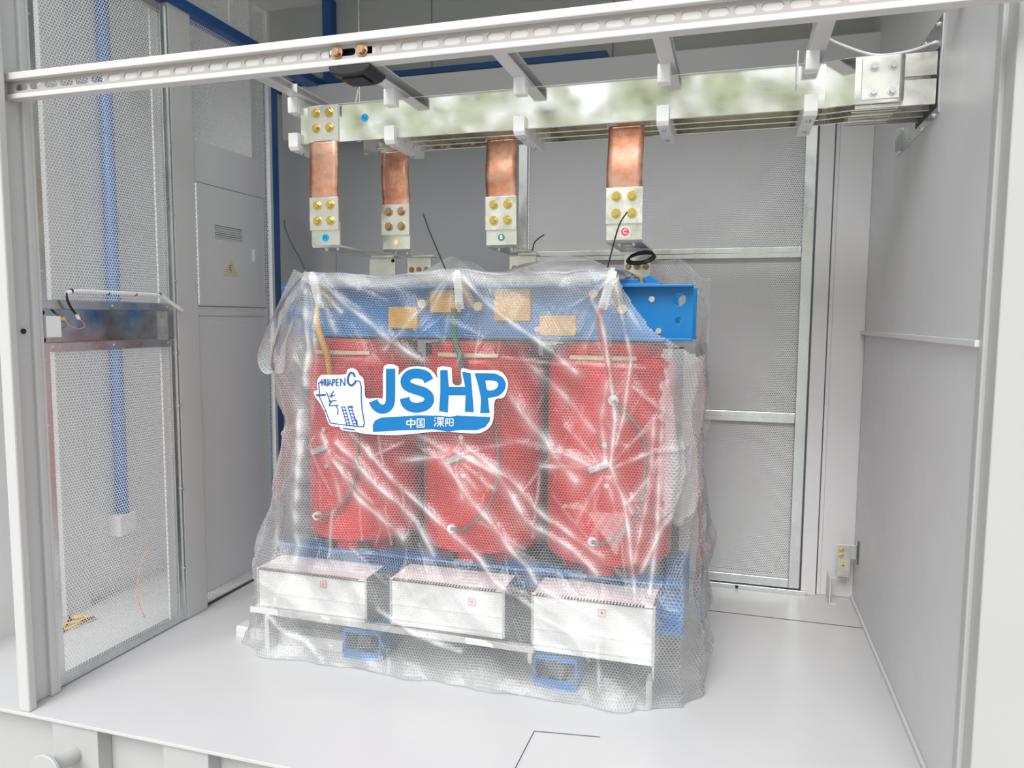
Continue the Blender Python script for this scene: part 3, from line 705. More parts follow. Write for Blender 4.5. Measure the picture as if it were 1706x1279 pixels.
for x, z in ((-1.235, 1.46), (-.99, 1.45), (-.41, 1.44), (-.52, 1.50)):
    MB().cyl((x, 2.87, z), (x, 2.83, z), .018, 16).build('clamp_stud', CREAM, TR, auto=40)
# low voltage terminals at the rear
for ph, x0, x1 in (('N', -1.685, -1.55), ('A', -1.487, -1.368), ('B', -.982, -.858), ('C', -.462, -.35)):
    lt = MB().box(x0, x1, 3.242, 3.252, 1.30, 1.684).build('lv_terminal', TINP, TR, bevel=.001)
    xm = (x0+x1)/2
    if ph != 'N':
        for dx in (-.038, 0, .038):
            bolt(lt, (xm+dx, 3.242, 1.628), (0, -1, 0), .0095, BRONZE); bolt(lt, (xm+dx, 3.242, 1.572), (0, -1, 0), .0095, BRONZE)
    else:
        bolt(lt, (x1-.012, 3.242, 1.672), (0, -1, 0), .006, BLACK)
# ---- things lying on it
lp = thing('black_cable_loop', 'loop of black control cable tied on the terminal under the red C sticker', 'cable', (-.36, 3.1, 1.66))
for k in range(3):
    tb = MB(); pts = [(-.375+.058*math.cos(a*PI/5)*(1-.07*k), 3.12+.03*math.sin(a*PI/5), 1.652+.024*math.sin(a*PI/5+.3)+.004*k) for a in range(11)]
    tb.tube(pts, .005, 8).build('cable', BLACK, lp, smooth=True)
ties = [('at the top left corner of the bubble wrap', [(-1.70, 2.70, 1.60), (-1.72, 2.70, 1.64), (-1.765, 2.70, 1.715), (-1.79, 2.70, 1.775), (-1.79, 2.70, 1.80)]),
        ('at the top middle of the bubble wrap', [(-1.075, 2.70, 1.585), (-1.10, 2.70, 1.64), (-1.145, 2.70, 1.74), (-1.17, 2.70, 1.805)]),
        ('at the wrap top right, crossing the C connector', [(-.445, 2.70, 1.585), (-.43, 2.70, 1.65), (-.405, 2.70, 1.74), (-.377, 2.70, 1.785)])]
for d, p in ties:
    t = tag(MB().tube(p, .0028, 6).build('cable_tie', BLACK, smooth=True), 'thin black cable tie tail standing up ' + d, 'cable tie', 'black cable tie tails')
t = tag(MB().tube([(-.862, 3.20, 1.702), (-.855, 3.20, 1.735), (-.835, 3.20, 1.755), (-.81, 3.20, 1.77)], .0028, 6).build('cable_tie', BLACK, smooth=True), 'short black cable tie tail behind the green B connector', 'cable tie', 'black cable tie tails')
# skid channel on the floor, its open end showing at the left
sk = tag(MB().prism([(2.665, 0), (2.668, .040), (2.674, .046), (2.741, .046), (2.747, .040), (2.75, 0), (2.743, 0), (2.740, .037), (2.675, .037), (2.672, 0)], 'x', -2.055, -1.53).build('skid_channel', WHITE, bevel=.001), 'white steel channel on the floor under the transformer, open end showing at left', 'channel')

# ------------------------------------------------------------------ bubble wrap
FOLDS = [
 (1.0, .014, [(-1.66, 1.587), (-1.509, 1.47), (-1.358, 1.354), (-1.17, 1.232)]), (1.0, .022, [(-1.685, 1.568), (-1.671, 1.324), (-1.675, 1.126)]),
 (1.0, .024, [(-1.712, 1.0), (-1.709, 0.722), (-1.715, 0.4)]), (.8, .014, [(-1.616, 1.567), (-1.636, 1.226), (-1.658, 0.977)]),
 (1.0, .014, [(-0.995, 1.565), (-0.922, 1.492), (-0.779, 1.38), (-0.631, 1.275), (-0.548, 1.202)]), (.5, .014, [(-1.044, 1.566), (-1.195, 1.423), (-1.325, 1.281)]),
 (1.0, .010, [(-0.426, 1.555), (-0.497, 1.48), (-0.463, 1.404), (-0.424, 1.209), (-0.401, 1.035), (-0.413, 0.868), (-0.363, 0.748), (-0.339, 0.638), (-0.307, 0.393)]),
 (.8, .009, [(-0.411, 1.555), (-0.375, 1.384), (-0.351, 1.255), (-0.369, 1.058), (-0.393, 0.947)]),
 (1.0, .010, [(-1.481, 0.931), (-1.277, 0.752), (-1.07, 0.593), (-0.845, 0.419), (-0.676, 0.326)]), (.9, .014, [(-1.614, 0.924), (-1.546, 0.808), (-1.447, 0.68), (-1.231, 0.525)]),
 (1.0, .014, [(-1.537, 0.891), (-1.37, 0.75), (-1.178, 0.591), (-1.096, 0.474)]), (.8, .012, [(-1.04, 0.947), (-0.935, 0.879), (-0.799, 0.79), (-0.651, 0.65), (-0.43, 0.528)]),
 (.9, .014, [(-1.07, 0.857), (-0.945, 0.704), (-0.798, 0.546), (-0.677, 0.421), (-0.467, 0.328)]), (.9, .016, [(-1.02, 0.889), (-0.847, 0.805), (-0.729, 0.636), (-0.543, 0.542), (-0.453, 0.461)]),
 (.9, .012, [(-0.154, 0.966), (-0.162, 0.864), (-0.2, 0.706), (-0.292, 0.49)]), (.7, .010, [(-0.247, 0.894), (-0.282, 0.819), (-0.351, 0.731)]),
 (.8, .012, [(-0.261, 1.041), (-0.268, 0.866), (-0.286, 0.71), (-0.314, 0.528)]), (.8, .012, [(-0.222, 1.172), (-0.237, 0.912), (-0.24, 0.602), (-0.258, 0.421)]),
 (.5, .014, [(-0.755, 1.246), (-0.638, 1.159), (-0.478, 0.987)]), (.6, .012, [(-0.848, 0.945), (-0.682, 0.926), (-0.476, 0.864)]), (.6, .010, [(-0.624, 0.889), (-0.487, 0.856)]),
 (.7, .012, [(-1.308, 0.252), (-1.175, 0.167), (-0.969, 0.12)]), (.8, .014, [(-1.906, 0.181), (-1.731, 0.09), (-1.56, 0.02)]), (.7, .014, [(-1.725, 0.36), (-1.817, 0.192), (-1.911, 0.019)]),
 (.6, .010, [(-0.443, 0.261), (-0.428, 0.053)]), (.6, .012, [(-0.676, 0.303), (-0.534, 0.249), (-0.443, 0.238)]), (.7, .02, [(-0.825, 1.13), (-0.683, 0.976), (-0.542, 0.803)])]
for cx_, cz_, angs in ((-1.03, .87, (-.3, -.62, -.95, -1.25, .25, 2.7, 3.3, 1.1)), (-.43, .845, (.9, 1.25, 1.7, 2.3, 2.75, 3.05, -.9, -1.3, -2.1, .45)), (-1.60, .86, (-.45, -.8, -1.2)), (-.43, 1.56, (-1.9, -2.15, -2.45, -1.25, -1.05)), (-1.035, 1.57, (-.55, -.95, -2.2, -1.7)), (-1.67, 1.57, (-.5, -.75, -1.05, -1.4))):
    for a_ in angs:
        L_ = random.uniform(.16, .34); b_ = a_+random.gauss(0, .12)
        p1_ = (cx_+.03*math.cos(a_), cz_+.03*math.sin(a_)); p2_ = (cx_+L_*.55*math.cos(a_), cz_+L_*.55*math.sin(a_)); p3_ = (p2_[0]+L_*.45*math.cos(b_), p2_[1]+L_*.45*math.sin(b_))
        FOLDS.append((random.uniform(.4, .75), random.uniform(.006, .013), [p1_, p2_, p3_]))
FOLDS.append((.45, .005, [(-.93, 1.262), (-.62, 1.235), (-.30, 1.228)]))
# small triangles of sheen, painted as whiter film
SHEEN_TRIS = [[(-0.494, 0.69), (-0.333, 0.701), (-0.384, 0.541)], [(-0.604, 0.704), (-0.527, 0.726), (-0.494, 0.696)], [(-0.351, 0.73), (-0.246, 0.884), (-0.273, 0.752)], [(-0.338, 0.957), (-0.238, 1.09), (-0.271, 1.015)], [(-0.775, 0.931), (-0.543, 0.926), (-0.452, 0.859)], [(-1.17, 0.893), (-1.023, 0.884), (-1.073, 0.834)], [(-0.486, 1.534), (-0.438, 1.533), (-0.496, 1.469)], [(-0.675, 1.469), (-0.495, 1.426), (-0.571, 1.338)], [(-1.538, 1.131), (-1.323, 1.209), (-1.375, 1.268)], [(-0.845, 0.595), (-0.676, 0.481), (-0.796, 0.54)]]
def inside(X, Z, t):
    (ax, az), (bx, bz), (cx_, cz_) = t
    e = [(q[0]-p[0])*(Z-p[1])-(q[1]-p[1])*(X-p[0]) for p, q in ((t[0], t[1]), (t[1], t[2]), (t[2], t[0]))]
    return ((e[0] > 0) & (e[1] > 0) & (e[2] > 0)) | ((e[0] < 0) & (e[1] < 0) & (e[2] < 0))
def sdist(X, Z, p, q):
    d = np.array(q)-np.array(p); L2 = d@d
    t = np.clip(((X-p[0])*d[0]+(Z-p[1])*d[1])/L2, 0, 1)
    return np.hypot(X-p[0]-t*d[0], Z-p[1]-t*d[1])
def in_sticker(X, Z):
    """1 inside the logo area where the stuck-on label keeps the film smooth"""
    dx = np.maximum(np.abs(X+1.225)-.40, 0); dz = np.maximum(np.abs(Z-1.075)-.125, 0)
    return np.clip(1-np.hypot(dx, dz)/.06, 0, 1)
RC = []
for k in range(210):
    ang = random.choice((-.85, -.75, -1.0, -.6, 1.45, 1.6, -1.35, .9))+random.gauss(0, .25)
    L = random.uniform(.05, .28); x_, z_ = random.uniform(-2.1, .75), random.uniform(0, 1.6)
    RC.append(((x_, z_), (x_+L*math.cos(ang), z_+L*math.sin(ang)), random.uniform(.002, .008), random.uniform(.006, .016)))
def fold_field(X, Z):
    """outward displacement and whitening (doubled film plus painted sheen) on the film, in unrolled coordinates"""
    H = np.zeros_like(X); Ly = np.zeros_like(X)
    for s, w, pl in FOLDS:
        d = np.min([sdist(X, Z, p, q) for p, q in zip(pl, pl[1:])], axis=0)
        H += .016*s*np.exp(-d/w); Ly = np.maximum(Ly, s*(.50+.30*np.sin(X*41+Z*29)*np.sin(X*-17+Z*37))*(np.exp(-(d/(w*.55))**2)+.5*np.exp(-(d/(w*1.9))**2)))
    for p, q, a, w in RC:
        d = sdist(X, Z, p, q); H += a*np.exp(-d/w); Ly = np.maximum(Ly, a*50*np.exp(-(d/(w*.4))**2))
    H += .006*np.sin(X*9+Z*7)+.004*np.sin(X*-17+Z*12+1)+.003*np.sin(X*31+Z*19)
    for t_ in SHEEN_TRIS: Ly = np.where(inside(X, Z, t_), np.maximum(Ly, .30+.10*np.sin(X*190+Z*60)*np.sin(Z*170)), Ly)
    tri = lambda a: np.abs((a % 1.)-.5)*2
    H += .018*tri(X*2.3+Z*2.9+.35*np.sin(Z*4))+.012*tri(X*-3.4+Z*2.2+.3*np.sin(X*5))+.008*tri(X*6.1+Z*4.4+.2)
    H -= .018
    m = 1-in_sticker(X, Z)
    return H*m, Ly*m
def LI(z, tab): return np.interp(z, [a for a, _ in tab], [b for _, b in tab])
YFT = [(0, 2.545), (.05, 2.572), (.1, 2.583), (.38, 2.59), (.46, 2.64), (.9, 2.668), (1.25, 2.680), (1.6, 2.694)]
XLT = [(0, -2.02), (.17, -2.01), (.44, -1.97), (.7, -1.925), (.95, -1.85), (1.16, -1.93), (1.37, -1.94), (1.5, -1.86), (1.6, -1.76)]
XRT = [(0, -.10), (.14, -.075), (.42, -.095), (.69, -.12), (.96, -.125), (1.3, -.13), (1.6, -.135)]
def sheet_y(X, Z):
    H, _ = fold_field(np.atleast_1d(np.array(X, float)), np.atleast_1d(np.array(Z, float)))
    return LI(np.atleast_1d(np.array(Z, float)), YFT)-H

BW = thing('bubble_wrap', 'clear bubble wrap sheet draped over the red transformer', 'bubble wrap', (-1.0, 2.6, 0))
def film_mesh(name, P, UV, Ly, keep, parent):
    nr, nc = P.shape[:2]
    me = bpy.data.meshes.new(name); idx = np.arange(nr*nc).reshape(nr, nc)
    F = np.stack([idx[:-1, :-1], idx[:-1, 1:], idx[1:, 1:], idx[1:, :-1]], -1)
    K = keep[:-1, :-1] & keep[:-1, 1:] & keep[1:, 1:] & keep[1:, :-1]
    F = F[K]
    used = np.unique(F); mp = -np.ones(nr*nc, int); mp[used] = np.arange(len(used))
    me.from_pydata(P.reshape(-1, 3)[used].tolist(), [], mp[F].tolist())
    uv = me.uv_layers.new(name='UVMap'); uv.data.foreach_set('uv', UV.reshape(-1, 2)[F.reshape(-1)].astype(np.float32).ravel())
    at = me.attributes.new('layers_and_sheen', 'FLOAT', 'POINT'); at.data.foreach_set('value', Ly.reshape(-1)[used].astype(np.float32))
    return link(name, me, FILM, parent, smooth=True)
def hnoise(x, seed):
    r = np.random.default_rng(seed); s = np.zeros_like(x)
    for k in range(1, 8): s += np.sin(x*(6*k*r.uniform(.7, 1.3))+r.uniform(0, 6.28))/k
    return s/2

def main_sheet():
    nz = 250
    nl, ncn, nf, nrr = 70, 26, 290, 110
    rows = []; UVs = []; LYs = []; KP = []
    zs = np.linspace(0, 1.592, nz)
    for z in zs:
        yf, xl, xr = LI(z, YFT), LI(z, XLT), LI(z, XRT)
        b_ = np.clip((.5-z)/.5, 0, 1); cl, cr = .16+.10*b_, .10+.10*b_
        dyl, dyr = .22+.03*b_, .16+.14*b_
        # plan polyline: left side, left chamfer (rounded), front, right chamfer, right side
        t = np.linspace(0, 1, nl, endpoint=False); A = np.stack([np.full(nl, xl), 3.45+(yf+dyl-3.45)*t], -1)
        t = np.linspace(0, PI/2, ncn, endpoint=False); B = np.stack([xl+cl*(1-np.cos(t)), yf+dyl*(1-np.sin(t))], -1)
        x0, x1 = xl+cl, xr-cr
        C = np.stack([np.linspace(x0, x1, nf, endpoint=False), np.full(nf, yf)], -1)
        D = np.stack([x1+cr*np.sin(t), yf+dyr*(1-np.cos(t))], -1)
        t = np.linspace(0, 1, nrr); E_ = np.stack([np.full(nrr, xr), yf+dyr+(3.45-yf-dyr)*t], -1)
        Q = np.concatenate([A, B, C, D, E_])
        seg = np.hypot(*np.diff(Q, axis=0).T); s = np.concatenate([[0], np.cumsum(seg)])
        i0 = nl+ncn; s = s-s[i0]+x0                       # unrolled coordinate equals x on the front
        T = np.gradient(Q, axis=0); T /= np.linalg.norm(T, axis=1)[:, None]; Nn = np.stack([T[:, 1], -T[:, 0]], -1)
        rows.append((Q, Nn, s, z))
    S = np.array([r[2] for r in rows]); Z = np.repeat(zs[:, None], S.shape[1], 1)
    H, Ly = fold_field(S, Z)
    Q = np.array([r[0] for r in rows]); Nn = np.array([r[1] for r in rows])
    front = np.zeros(S.shape[1], bool); front[nl+ncn:nl+ncn+nf] = True
    side = ~front
    # vertical pleats on the side sheets and loose left edge
    pl = np.abs(np.sin(S*24+1.3*np.sin(Z*5)+.6*np.sin(S*9)))
    H[:, side] += (.020*(1-pl)**1.5*np.clip(1.0, 0, 1)+.010*np.sin(Z*11+S*5))[:, side]
    Ly[:, side] = np.maximum(Ly[:, side], (.28*np.exp(-(pl/.12)**2)+.06)[:, side])
    # hem rumples
    hem = np.exp(-Z/.045)
    H += hem*np.maximum(-.01, .014*hnoise(S*1.6, 3)+.004)
    # more film layers low down and along the gathered top edge, and around the left corner
    Ly = np.maximum(Ly, .17*np.clip((.42-Z)/.10, 0, 1)*(.75+.25*np.sin(S*13+Z*21)))
    Ly = np.maximum(Ly, .38*np.clip((.10-Z)/.08, 0, 1)*(.7+.3*np.sin(S*17)))
    Ly = np.maximum(Ly, .62*np.exp(-((Z-1.565)/.026)**2))
    Ly = np.maximum(Ly, .30*np.exp(-((S+1.72)/.05)**2)*(.8+.2*np.sin(Z*25))); Ly = np.maximum(Ly, .16*(S < -1.70))
    Ly = np.maximum(Ly, .10*np.clip((Z-1.27)/.1, 0, 1)*np.clip((S+1.0)/.1, 0, 1)*2.1)
    # top edge sags between the three high terminals
    anch = np.array([-1.69, -1.035, -.43])
    dA = np.min(np.abs(S[..., None]-anch), -1)
    sag = .022*np.clip(dA/.3, 0, 1)**.8 + .005*hnoise(S*2, 9)
    Zp = Z - sag*np.clip((Z-1.2)/.39, 0, 1)
    drop = np.clip((-1.70-S)/.35, 0, 1)*.12               # left of the left terminal the edge falls away
    Zp -= drop*np.clip((Z-1.2)/.39, 0, 1)
    P = np.stack([Q[..., 0]+Nn[..., 0]*H, Q[..., 1]+Nn[..., 1]*H, np.maximum(Zp, .0025)], -1)
    # irregular hem line
    P[0, :, 2] = .0025+.004*np.abs(hnoise(S[0]*2.3, 5)); 
    # keep: the right end of the clamp stays bare above a slanting torn edge
    lim = np.interp(S, [-.50, -.428, -.341, -.285, -.20, -.13, -.02, .06, .2, .4, .55, .7], [1.7, 1.592, 1.455, 1.38, 1.315, 1.28, 1.275, 1.22, 1.27, 1.31, 1.40, 1.47])
    lim = lim + .012*hnoise(S*5, 4)*(S > -.25)
    keep = Z <= lim
    Ly = np.maximum(Ly, .30*np.exp(-((lim-Z)/.008)**2)*(S > -.45))
    # a frosted patch of doubled film on the right shoulder, its own wavy border
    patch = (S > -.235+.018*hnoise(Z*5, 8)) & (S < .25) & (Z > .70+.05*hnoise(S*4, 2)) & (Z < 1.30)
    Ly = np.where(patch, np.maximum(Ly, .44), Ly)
    UV = np.stack([S, Z], -1)
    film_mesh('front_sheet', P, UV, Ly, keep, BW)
main_sheet()

def top_sheet():
    # gathered film laid back over the core and billowing up towards the rear
    nx, ny = 150, 60
    X = np.linspace(-1.74, -.40, nx)[None, :].repeat(ny, 0); Tt = np.linspace(0, 1, ny)[:, None].repeat(nx, 1)
    Y = 2.700+Tt*.62
    anch = np.array([-1.69, -1.035, -.43]); dA = np.min(np.abs(X[..., None]-anch), -1)
    sag = .022*np.clip(dA/.3, 0, 1)**.8+.005*hnoise(X*2, 9)
    bil = np.exp(-((X+.72)/.24)**2)*.105+np.exp(-((X+1.22)/.10)**2)*.10
    Zz = 1.588-sag+bil*np.clip(Tt*1.5, 0, 1)**1.3-.02*np.sin(Tt*PI)*(1-bil*8).clip(0, 1)+.006*np.sin(X*40+Tt*9)*Tt+.005*np.sin(X*23-Tt*14)
    Ly = .10+.35*np.exp(-(Tt/.08)**2)+.12*np.exp(-((Tt-1)/.05)**2)
    film_mesh('top_sheet', np.stack([X, Y, Zz], -1), np.stack([X, Y], -1), Ly, np.ones_like(X, bool), BW)
    # loose flap behind the red C terminal, hanging beside the rear of the clamp
    nx, ny = 60, 40
    U = np.linspace(0, 1, nx)[None, :].repeat(ny, 0); V = np.linspace(0, 1, ny)[:, None].repeat(nx, 1)
    X = -.36+U*.26; Y = 3.33+.03*np.sin(U*7+V*3); top = 1.70-.11*U-.02*np.sin(U*9)
    Zz = 1.30+(top-1.30)*V
    Ly = .05+.2*np.exp(-((V-1)/.05)**2)+.12*np.abs(np.sin(U*9))**8
    film_mesh('rear_flap', np.stack([X, Y, Zz], -1), np.stack([X, Zz], -1), Ly, np.ones_like(X, bool), BW)
    # hanging edge beside the right end of the clamp
    U = np.linspace(0, 1, 30)[None, :].repeat(70, 0); V = np.linspace(0, 1, 70)[:, None].repeat(30, 1)
    X = -.135+.012*np.sin(V*11)+.02*U; Y = 3.12+.30*U; Zz = 1.12+(1.52-.02*np.sin(U*9)-1.12)*V
    film_mesh('edge_strip', np.stack([X, Y, Zz], -1), np.stack([Y, Zz], -1), .12+.25*np.abs(np.sin(V*13+U*4))**6, np.ones_like(X, bool), BW)
    # loop of loose film hanging out at the upper left corner
    path = smooth([(-1.70, 2.70, 1.585), (-1.765, 2.70, 1.50), (-1.825, 2.695, 1.39), (-1.865, 2.69, 1.27), (-1.862, 2.69, 1.20), (-1.835, 2.69, 1.172), (-1.80, 2.69, 1.195), (-1.78, 2.69, 1.30), (-1.755, 2.70, 1.36), (-1.73, 2.70, 1.40)], 10)
    n = len(path); wv = np.linspace(-1, 1, 16)
    P = np.zeros((n, 16, 3)); UV = np.zeros((n, 16, 2)); L = np.zeros((n, 16)); s = 0
    for i, p in enumerate(path):
        if i: s += (p-path[i-1]).length
        t = (path[min(i+1, n-1)]-path[max(i-1, 0)]).normalized(); nn = Vector((t.z, 0, -t.x))
        for j, w in enumerate(wv):
            q = p+Vector((0, 1, 0))*(w*.055)+nn*(.012*math.sin(w*4+i*.15)+.010*w*w)
            P[i, j] = q; UV[i, j] = (s, w*.06); L[i, j] = .26+.25*abs(math.sin(w*3+i*.05))**4
    film_mesh('loose_loop', P, UV, L, np.ones((n, 16), bool), BW)
top_sheet()

# ---- printed label stuck on the film (drawn in label units, mapped onto the sheet)
HM = [0.49979, 0.01781, -1.706, 0.08209, -0.54279, 1.249, 0.05595, -0.01656]
def art(cx, cy_):
    a, b = cx/1000, cy_/1000; d = HM[6]*a+HM[7]*b+1
    return (HM[0]*a+HM[1]*b+HM[2])/d, (HM[3]*a+HM[4]*b+HM[5])/d
def stick(name, bm2, m, parent, off):
    for v_axis, lo, hi in ((0, 100, 1660), (1, 80, 650)):
        for c in range(lo, hi, 30):
            nv = Vector((1, 0, 0)) if v_axis == 0 else Vector((0, 1, 0))
            bmesh.ops.bisect_plane(bm2, geom=bm2.verts[:]+bm2.edges[:]+bm2.faces[:], plane_co=nv*c, plane_no=nv)
    V = [art(v.co.x, v.co.y) for v in bm2.verts]
    Y = sheet_y([q[0] for q in V], [q[1] for q in V])
    for v, q, y in zip(bm2.verts, V, Y): v.co = (q[0], y-off, q[1])
    me = bpy.data.meshes.new(name); bm2.to_mesh(me); bm2.free()
    for p in me.polygons: pass
    return link(name, me, m, parent, smooth=True)
def poly_bm(polys):
    b = bmesh.new()
    for pl in polys:
        v = [b.verts.new((x_, y_, 0)) for x_, y_ in pl]; es = [b.edges.new((v[i], v[(i+1) % len(v)])) for i in range(len(v))]
        bmesh.ops.triangle_fill(b, edges=es, use_beauty=True)
    return b
def ribbon_bm(strokes, b=None, closed=False):
    b = b or bmesh.new()
    for w, pts, sm in strokes:
        P = [Vector((x_, y_, 0)) for x_, y_ in pts]
        if sm: P = smooth(P, 8)
        prev = None
        for i, p in enumerate(P):
            t0 = (p-P[i-1]).normalized() if i else None; t1 = (P[i+1]-p).normalized() if i < len(P)-1 else None
            t = ((t0 or t1)+(t1 or t0)); t = t.normalized() if t.length > 1e-4 else (t1 or t0)
            k = 1/max(.6, t.dot(t1 or t0)); nn = Vector((-t.y, t.x, 0))*(w/2*k)
            a, c = b.verts.new(p+nn), b.verts.new(p-nn)
            if prev: b.faces.new((prev[0], prev[1], c, a))
            prev = (a, c)
    return b
SMO = lambda pts, sub=5: [(p.x, p.y) for p in smooth([(x_, y_, 0) for x_, y_ in pts], sub)]
back = [(160, 163), (345, 160), (362, 125), (400, 110), (440, 126), (462, 165), (490, 190), (503, 250), (515, 345), (615, 345), (636, 352), (650, 320), (655, 95), (765, 95), (768, 165), (800, 135), (850, 105), (930, 97), (1010, 115), (1060, 160), (1079, 190), (1080, 105), (1182, 105), (1192, 140), (1203, 235), (1270, 235), (1265, 118), (1340, 125), (1460, 127), (1560, 130), (1612, 168), (1637, 225), (1630, 290), (1600, 345), (1535, 362), (1527, 480), (1510, 555), (1460, 603), (1380, 625), (1100, 610), (940, 622), (760, 637), (540, 630), (430, 612), (330, 596), (310, 575), (240, 562), (213, 520), (190, 452), (150, 382), (124, 347), (112, 320), (112, 290), (130, 280), (128, 230), (136, 192)]
LB = stick('logo_label', poly_bm([SMO(back+[back[0]], 3)[:-1]]), STICKW, BW, .0045)
LB['label'] = 'white bordered blue lettered label on the wrap'
stick('letter_j', ribbon_bm([(73, [(708, 115), (709, 200), (710, 300), (709, 365), (700, 403), (675, 427), (640, 433), (607, 417), (585, 392), (574, 367)], True)]), STICKB, LB, .0058)
stick('letter_s', ribbon_bm([(78, [(1012, 212), (985, 170), (925, 153), (865, 160), (828, 200), (838, 247), (895, 275), (965, 297), (1008, 328), (1014, 372), (980, 408), (920, 422), (865, 412), (832, 382), (822, 345)], True)]), STICKB, LB, .0058)
stick('letter_h', poly_bm([[(1100, 127), (1158, 125), (1170, 258), (1299, 258), (1272, 138), (1342, 150), (1356, 300), (1370, 458), (1298, 455), (1303, 325), (1170, 325), (1165, 460), (1095, 450), (1102, 300)]]), STICKB, LB, .0058)
b = bmesh.new(); es = []
for lp in (SMO([(1480, 345), (1520, 340), (1565, 328), (1605, 292), (1621, 240), (1598, 188), (1540, 156), (1480, 151), (1440, 150)])+[(1372, 150), (1400, 240), (1425, 350), (1420, 465), (1495, 465)], SMO([(1458, 208), (1500, 208), (1540, 214), (1560, 236), (1552, 262), (1525, 282), (1478, 285), (1466, 250)])):
    v = [b.verts.new((x_, y_, 0)) for x_, y_ in lp]; es += [b.edges.new((v[k], v[(k+1) % len(v)])) for k in range(len(v))]
bmesh.ops.triangle_fill(b, edges=es, use_beauty=True)
stick('letter_p', b, STICKB, LB, .0058)
stick('lower_banner', poly_bm([[(575, 612), (572, 560), (590, 522), (640, 499), (760, 492), (930, 482), (1100, 485), (1180, 493), (1240, 484), (1500, 495), (1495, 530), (1460, 575), (1400, 598), (1250, 598), (1170, 611), (1050, 592), (800, 600)]]), STICKB, LB, .0058)
zw = 9
han = [(zw, [(843, 528), (843, 556)], 0), (zw, [(907, 526), (907, 554)], 0), (zw, [(839, 527), (911, 525)], 0), (zw, [(843, 555), (907, 553)], 0), (zw, [(875, 505), (875, 580)], 0),
       (7, [(924, 510), (924, 577)], 0), (7, [(980, 509), (980, 577)], 0), (7, [(921, 511), (983, 510)], 0), (7, [(921, 574), (983, 574)], 0), (6, [(936, 525), (969, 525)], 0), (6, [(938, 541), (967, 541)], 0), (6, [(934, 559), (971, 559)], 0), (6, [(952, 525), (952, 559)], 0), (5, [(962, 547), (967, 554)], 0),
       (8, [(1062, 500), (1072, 508)], 0), (8, [(1058, 520), (1068, 528)], 0), (8, [(1060, 568), (1074, 540)], 0), (6, [(1080, 502), (1136, 502)], 0), (6, [(1084, 512), (1132, 512)], 0), (6, [(1084, 530), (1132, 530)], 0), (5, [(1087, 511), (1087, 531)], 0), (5, [(1108, 502), (1108, 572)], 0), (5, [(1130, 511), (1130, 531)], 0), (6, [(1080, 543), (1136, 543)], 0), (6, [(1105, 546), (1082, 568)], 0), (6, [(1111, 546), (1135, 568)], 0),
       (6, [(1150, 506), (1150, 572)], 0), (6, [(1150, 508), (1168, 508), (1160, 528), (1169, 542), (1154, 548)], 0), (6, [(1180, 508), (1180, 566)], 0), (6, [(1208, 508), (1208, 566)], 0), (6, [(1178, 510), (1210, 510)], 0), (6, [(1180, 537), (1208, 537)], 0), (6, [(1178, 563), (1210, 563)], 0)]
for a_, b_ in ((0, 5), (5, 13), (13, 26), (26, 33)): stick('banner_character', ribbon_bm(han[a_:b_]), STICKW, LB, .0072)
scr = [(8, [(162, 214), (142, 228), (148, 295), (150, 338), (190, 420), (215, 480), (238, 540), (300, 550)], 0), (9, [(445, 208), (466, 214), (478, 250), (480, 340), (488, 440), (508, 540), (500, 570), (420, 566)], 0), (7, [(300, 550), (440, 566)], 0), (10, [(338, 582), (434, 596)], 0),
       (16, [(428, 178), (412, 150), (388, 150), (372, 190), (375, 225), (395, 245), (418, 236), (438, 206)], 1),
       (14, [(124, 322), (200, 320)], 0), (8, [(203, 295), (225, 350), (234, 380)], 1), (9, [(262, 290), (245, 312), (243, 345)], 0), (8, [(225, 330), (270, 322)], 0), (8, [(222, 372), (288, 362)], 0), (9, [(246, 375), (226, 398)], 0), (8, [(222, 405), (300, 402)], 0), (8, [(282, 405), (298, 440), (294, 478)], 1)]
# HUAPEN small capitals
scr += [(9, [(166, 195), (168, 250)], 0), (9, [(184, 194), (186, 250)], 0), (8, [(146, 224), (186, 221)], 0), (9, [(196, 193), (198, 238), (206, 249), (214, 238), (214, 192)], 0), (8, [(220, 249), (231, 194), (244, 249)], 0), (7, [(224, 232), (240, 232)], 0),
        (9, [(252, 250), (252, 194)], 0), (8, [(252, 197), (266, 199), (269, 212), (264, 222), (252, 223)], 0), (9, [(281, 250), (281, 193)], 0), (8, [(281, 196), (302, 196)], 0), (8, [(281, 221), (299, 221)], 0), (8, [(281, 246), (303, 246)], 0), (9, [(315, 250), (315, 190)], 0), (8, [(316, 192), (346, 246)], 0), (9, [(349, 248), (349, 186)], 0)]
# column-like strokes of the second drawn character
for k, (xa, xb) in enumerate(((325, 372), (350, 396), (374, 424), (402, 452))):
    scr.append((7, [(xa, 410), (xb, 566)], 0))
for k in range(6):
    scr.append((7, [(326+k*8, 415+k*25), (352+k*8, 417+k*25)], 0)); scr.append((7, [(376+k*9, 414+k*26), (404+k*9, 420+k*26)], 0))
scr += [(9, [(385, 408), (420, 416)], 0), (8, [(420, 500), (448, 522), (452, 560)], 0)]
stick('scroll_emblem', ribbon_bm(scr), INKB, LB, .0072)

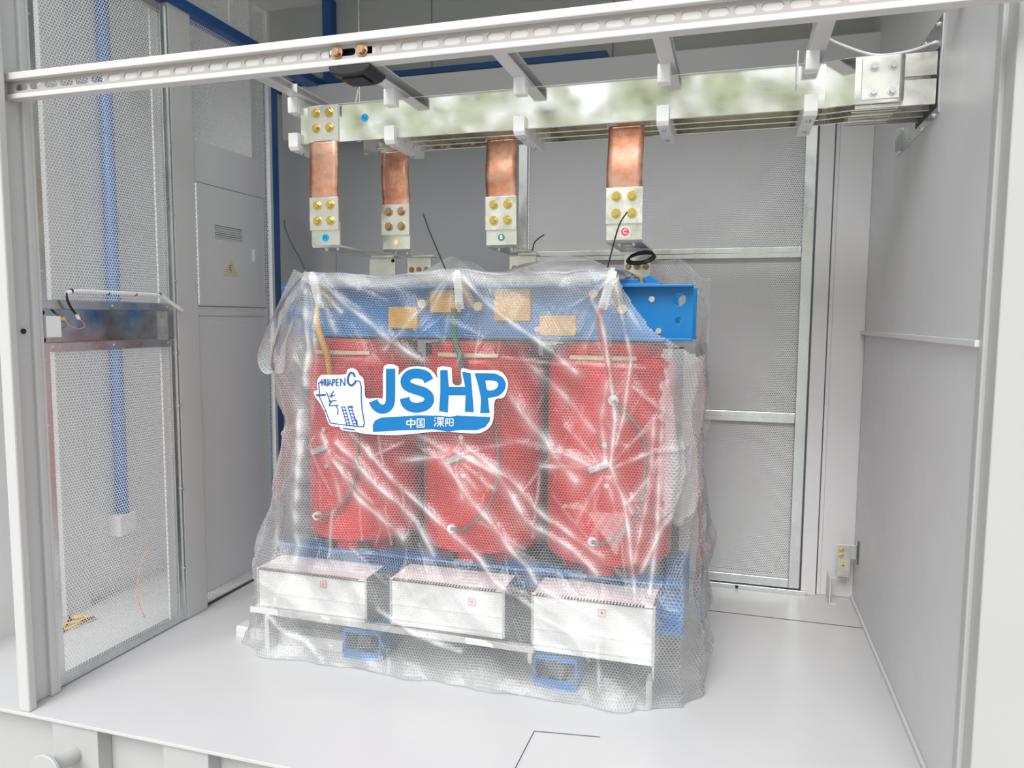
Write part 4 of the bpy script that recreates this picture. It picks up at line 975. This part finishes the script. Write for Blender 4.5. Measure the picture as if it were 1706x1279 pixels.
# ------------------------------------------------------------------ light: overcast sky with a line of trees behind the viewer
w = bpy.data.worlds.new('world'); sc.world = w; w.use_nodes = True; t = w.node_tree; t.nodes.clear()
class WN(NT):
    def __init__(s): s.t = t; s.out = s.n('ShaderNodeOutputWorld')
W = WN()
tc = W.n('ShaderNodeTexCoord'); g = tc.outputs['Generated']
sp = W.n('ShaderNodeSeparateXYZ'); W.set(sp.inputs[0], g)
zc = sp.outputs[2]
skyc = W.mix(W.ramp(zc, .0, .6), c4((.95, .97, 1.0)), c4((.86, .92, 1.0)))
n1 = W.noise(7, g, 6, .65); n2 = W.noise(34, g, 5, .65)
treetop = W.math('ADD', W.math('MULTIPLY', n1, .55), .05)
gap = W.ramp(n2, .50, .58)
tree = W.math('MULTIPLY', W.math('LESS_THAN', zc, treetop), W.math('SUBTRACT', 1., W.math('MULTIPLY', gap, .75)))
tree = W.math('MULTIPLY', tree, W.math('LESS_THAN', sp.outputs[1], .3))
treec = W.mix(W.ramp(W.noise(55, g, 4), .35, .65), c4((.13, .15, .10)), c4((.52, .56, .40)))
colr = W.mix(tree, skyc, treec)
colr = W.mix(W.math('LESS_THAN', zc, 0.), colr, c4((.42, .41, .40)))
bg = W.n('ShaderNodeBackground'); W.set(bg.inputs[0], colr); bg.inputs[1].default_value = 1.3
t.links.new(bg.outputs[0], W.out.inputs[0])
def area(name, loc, target, size, power, col=(1, 1, 1)):
    l = bpy.data.lights.new(name, 'AREA'); l.energy = power; l.size = size[0]; l.shape = 'RECTANGLE'; l.size_y = size[1]; l.color = col
    o = bpy.data.objects.new(name, l); COL.objects.link(o); o.location = loc
    o.rotation_euler = (Vector(target)-Vector(loc)).to_track_quat('-Z', 'Y').to_euler(); return o
sun = bpy.data.lights.new('sun', 'SUN'); sun.energy = 2.6; sun.angle = math.radians(34); sun.color = (1, .985, .96)
so = bpy.data.objects.new('sun', sun); COL.objects.link(so); so.rotation_euler = Vector((.06, .80, -.74)).to_track_quat('-Z', 'Y').to_euler()

sc.view_settings.view_transform = 'Standard'; sc.view_settings.look = 'None'; sc.view_settings.exposure = .22; sc.view_settings.gamma = 1; sc.view_settings.use_curve_mapping = False
sc.cycles.transparent_max_bounces = 32; sc.cycles.max_bounces = 20; sc.cycles.glossy_bounces = 14; sc.cycles.diffuse_bounces = 5
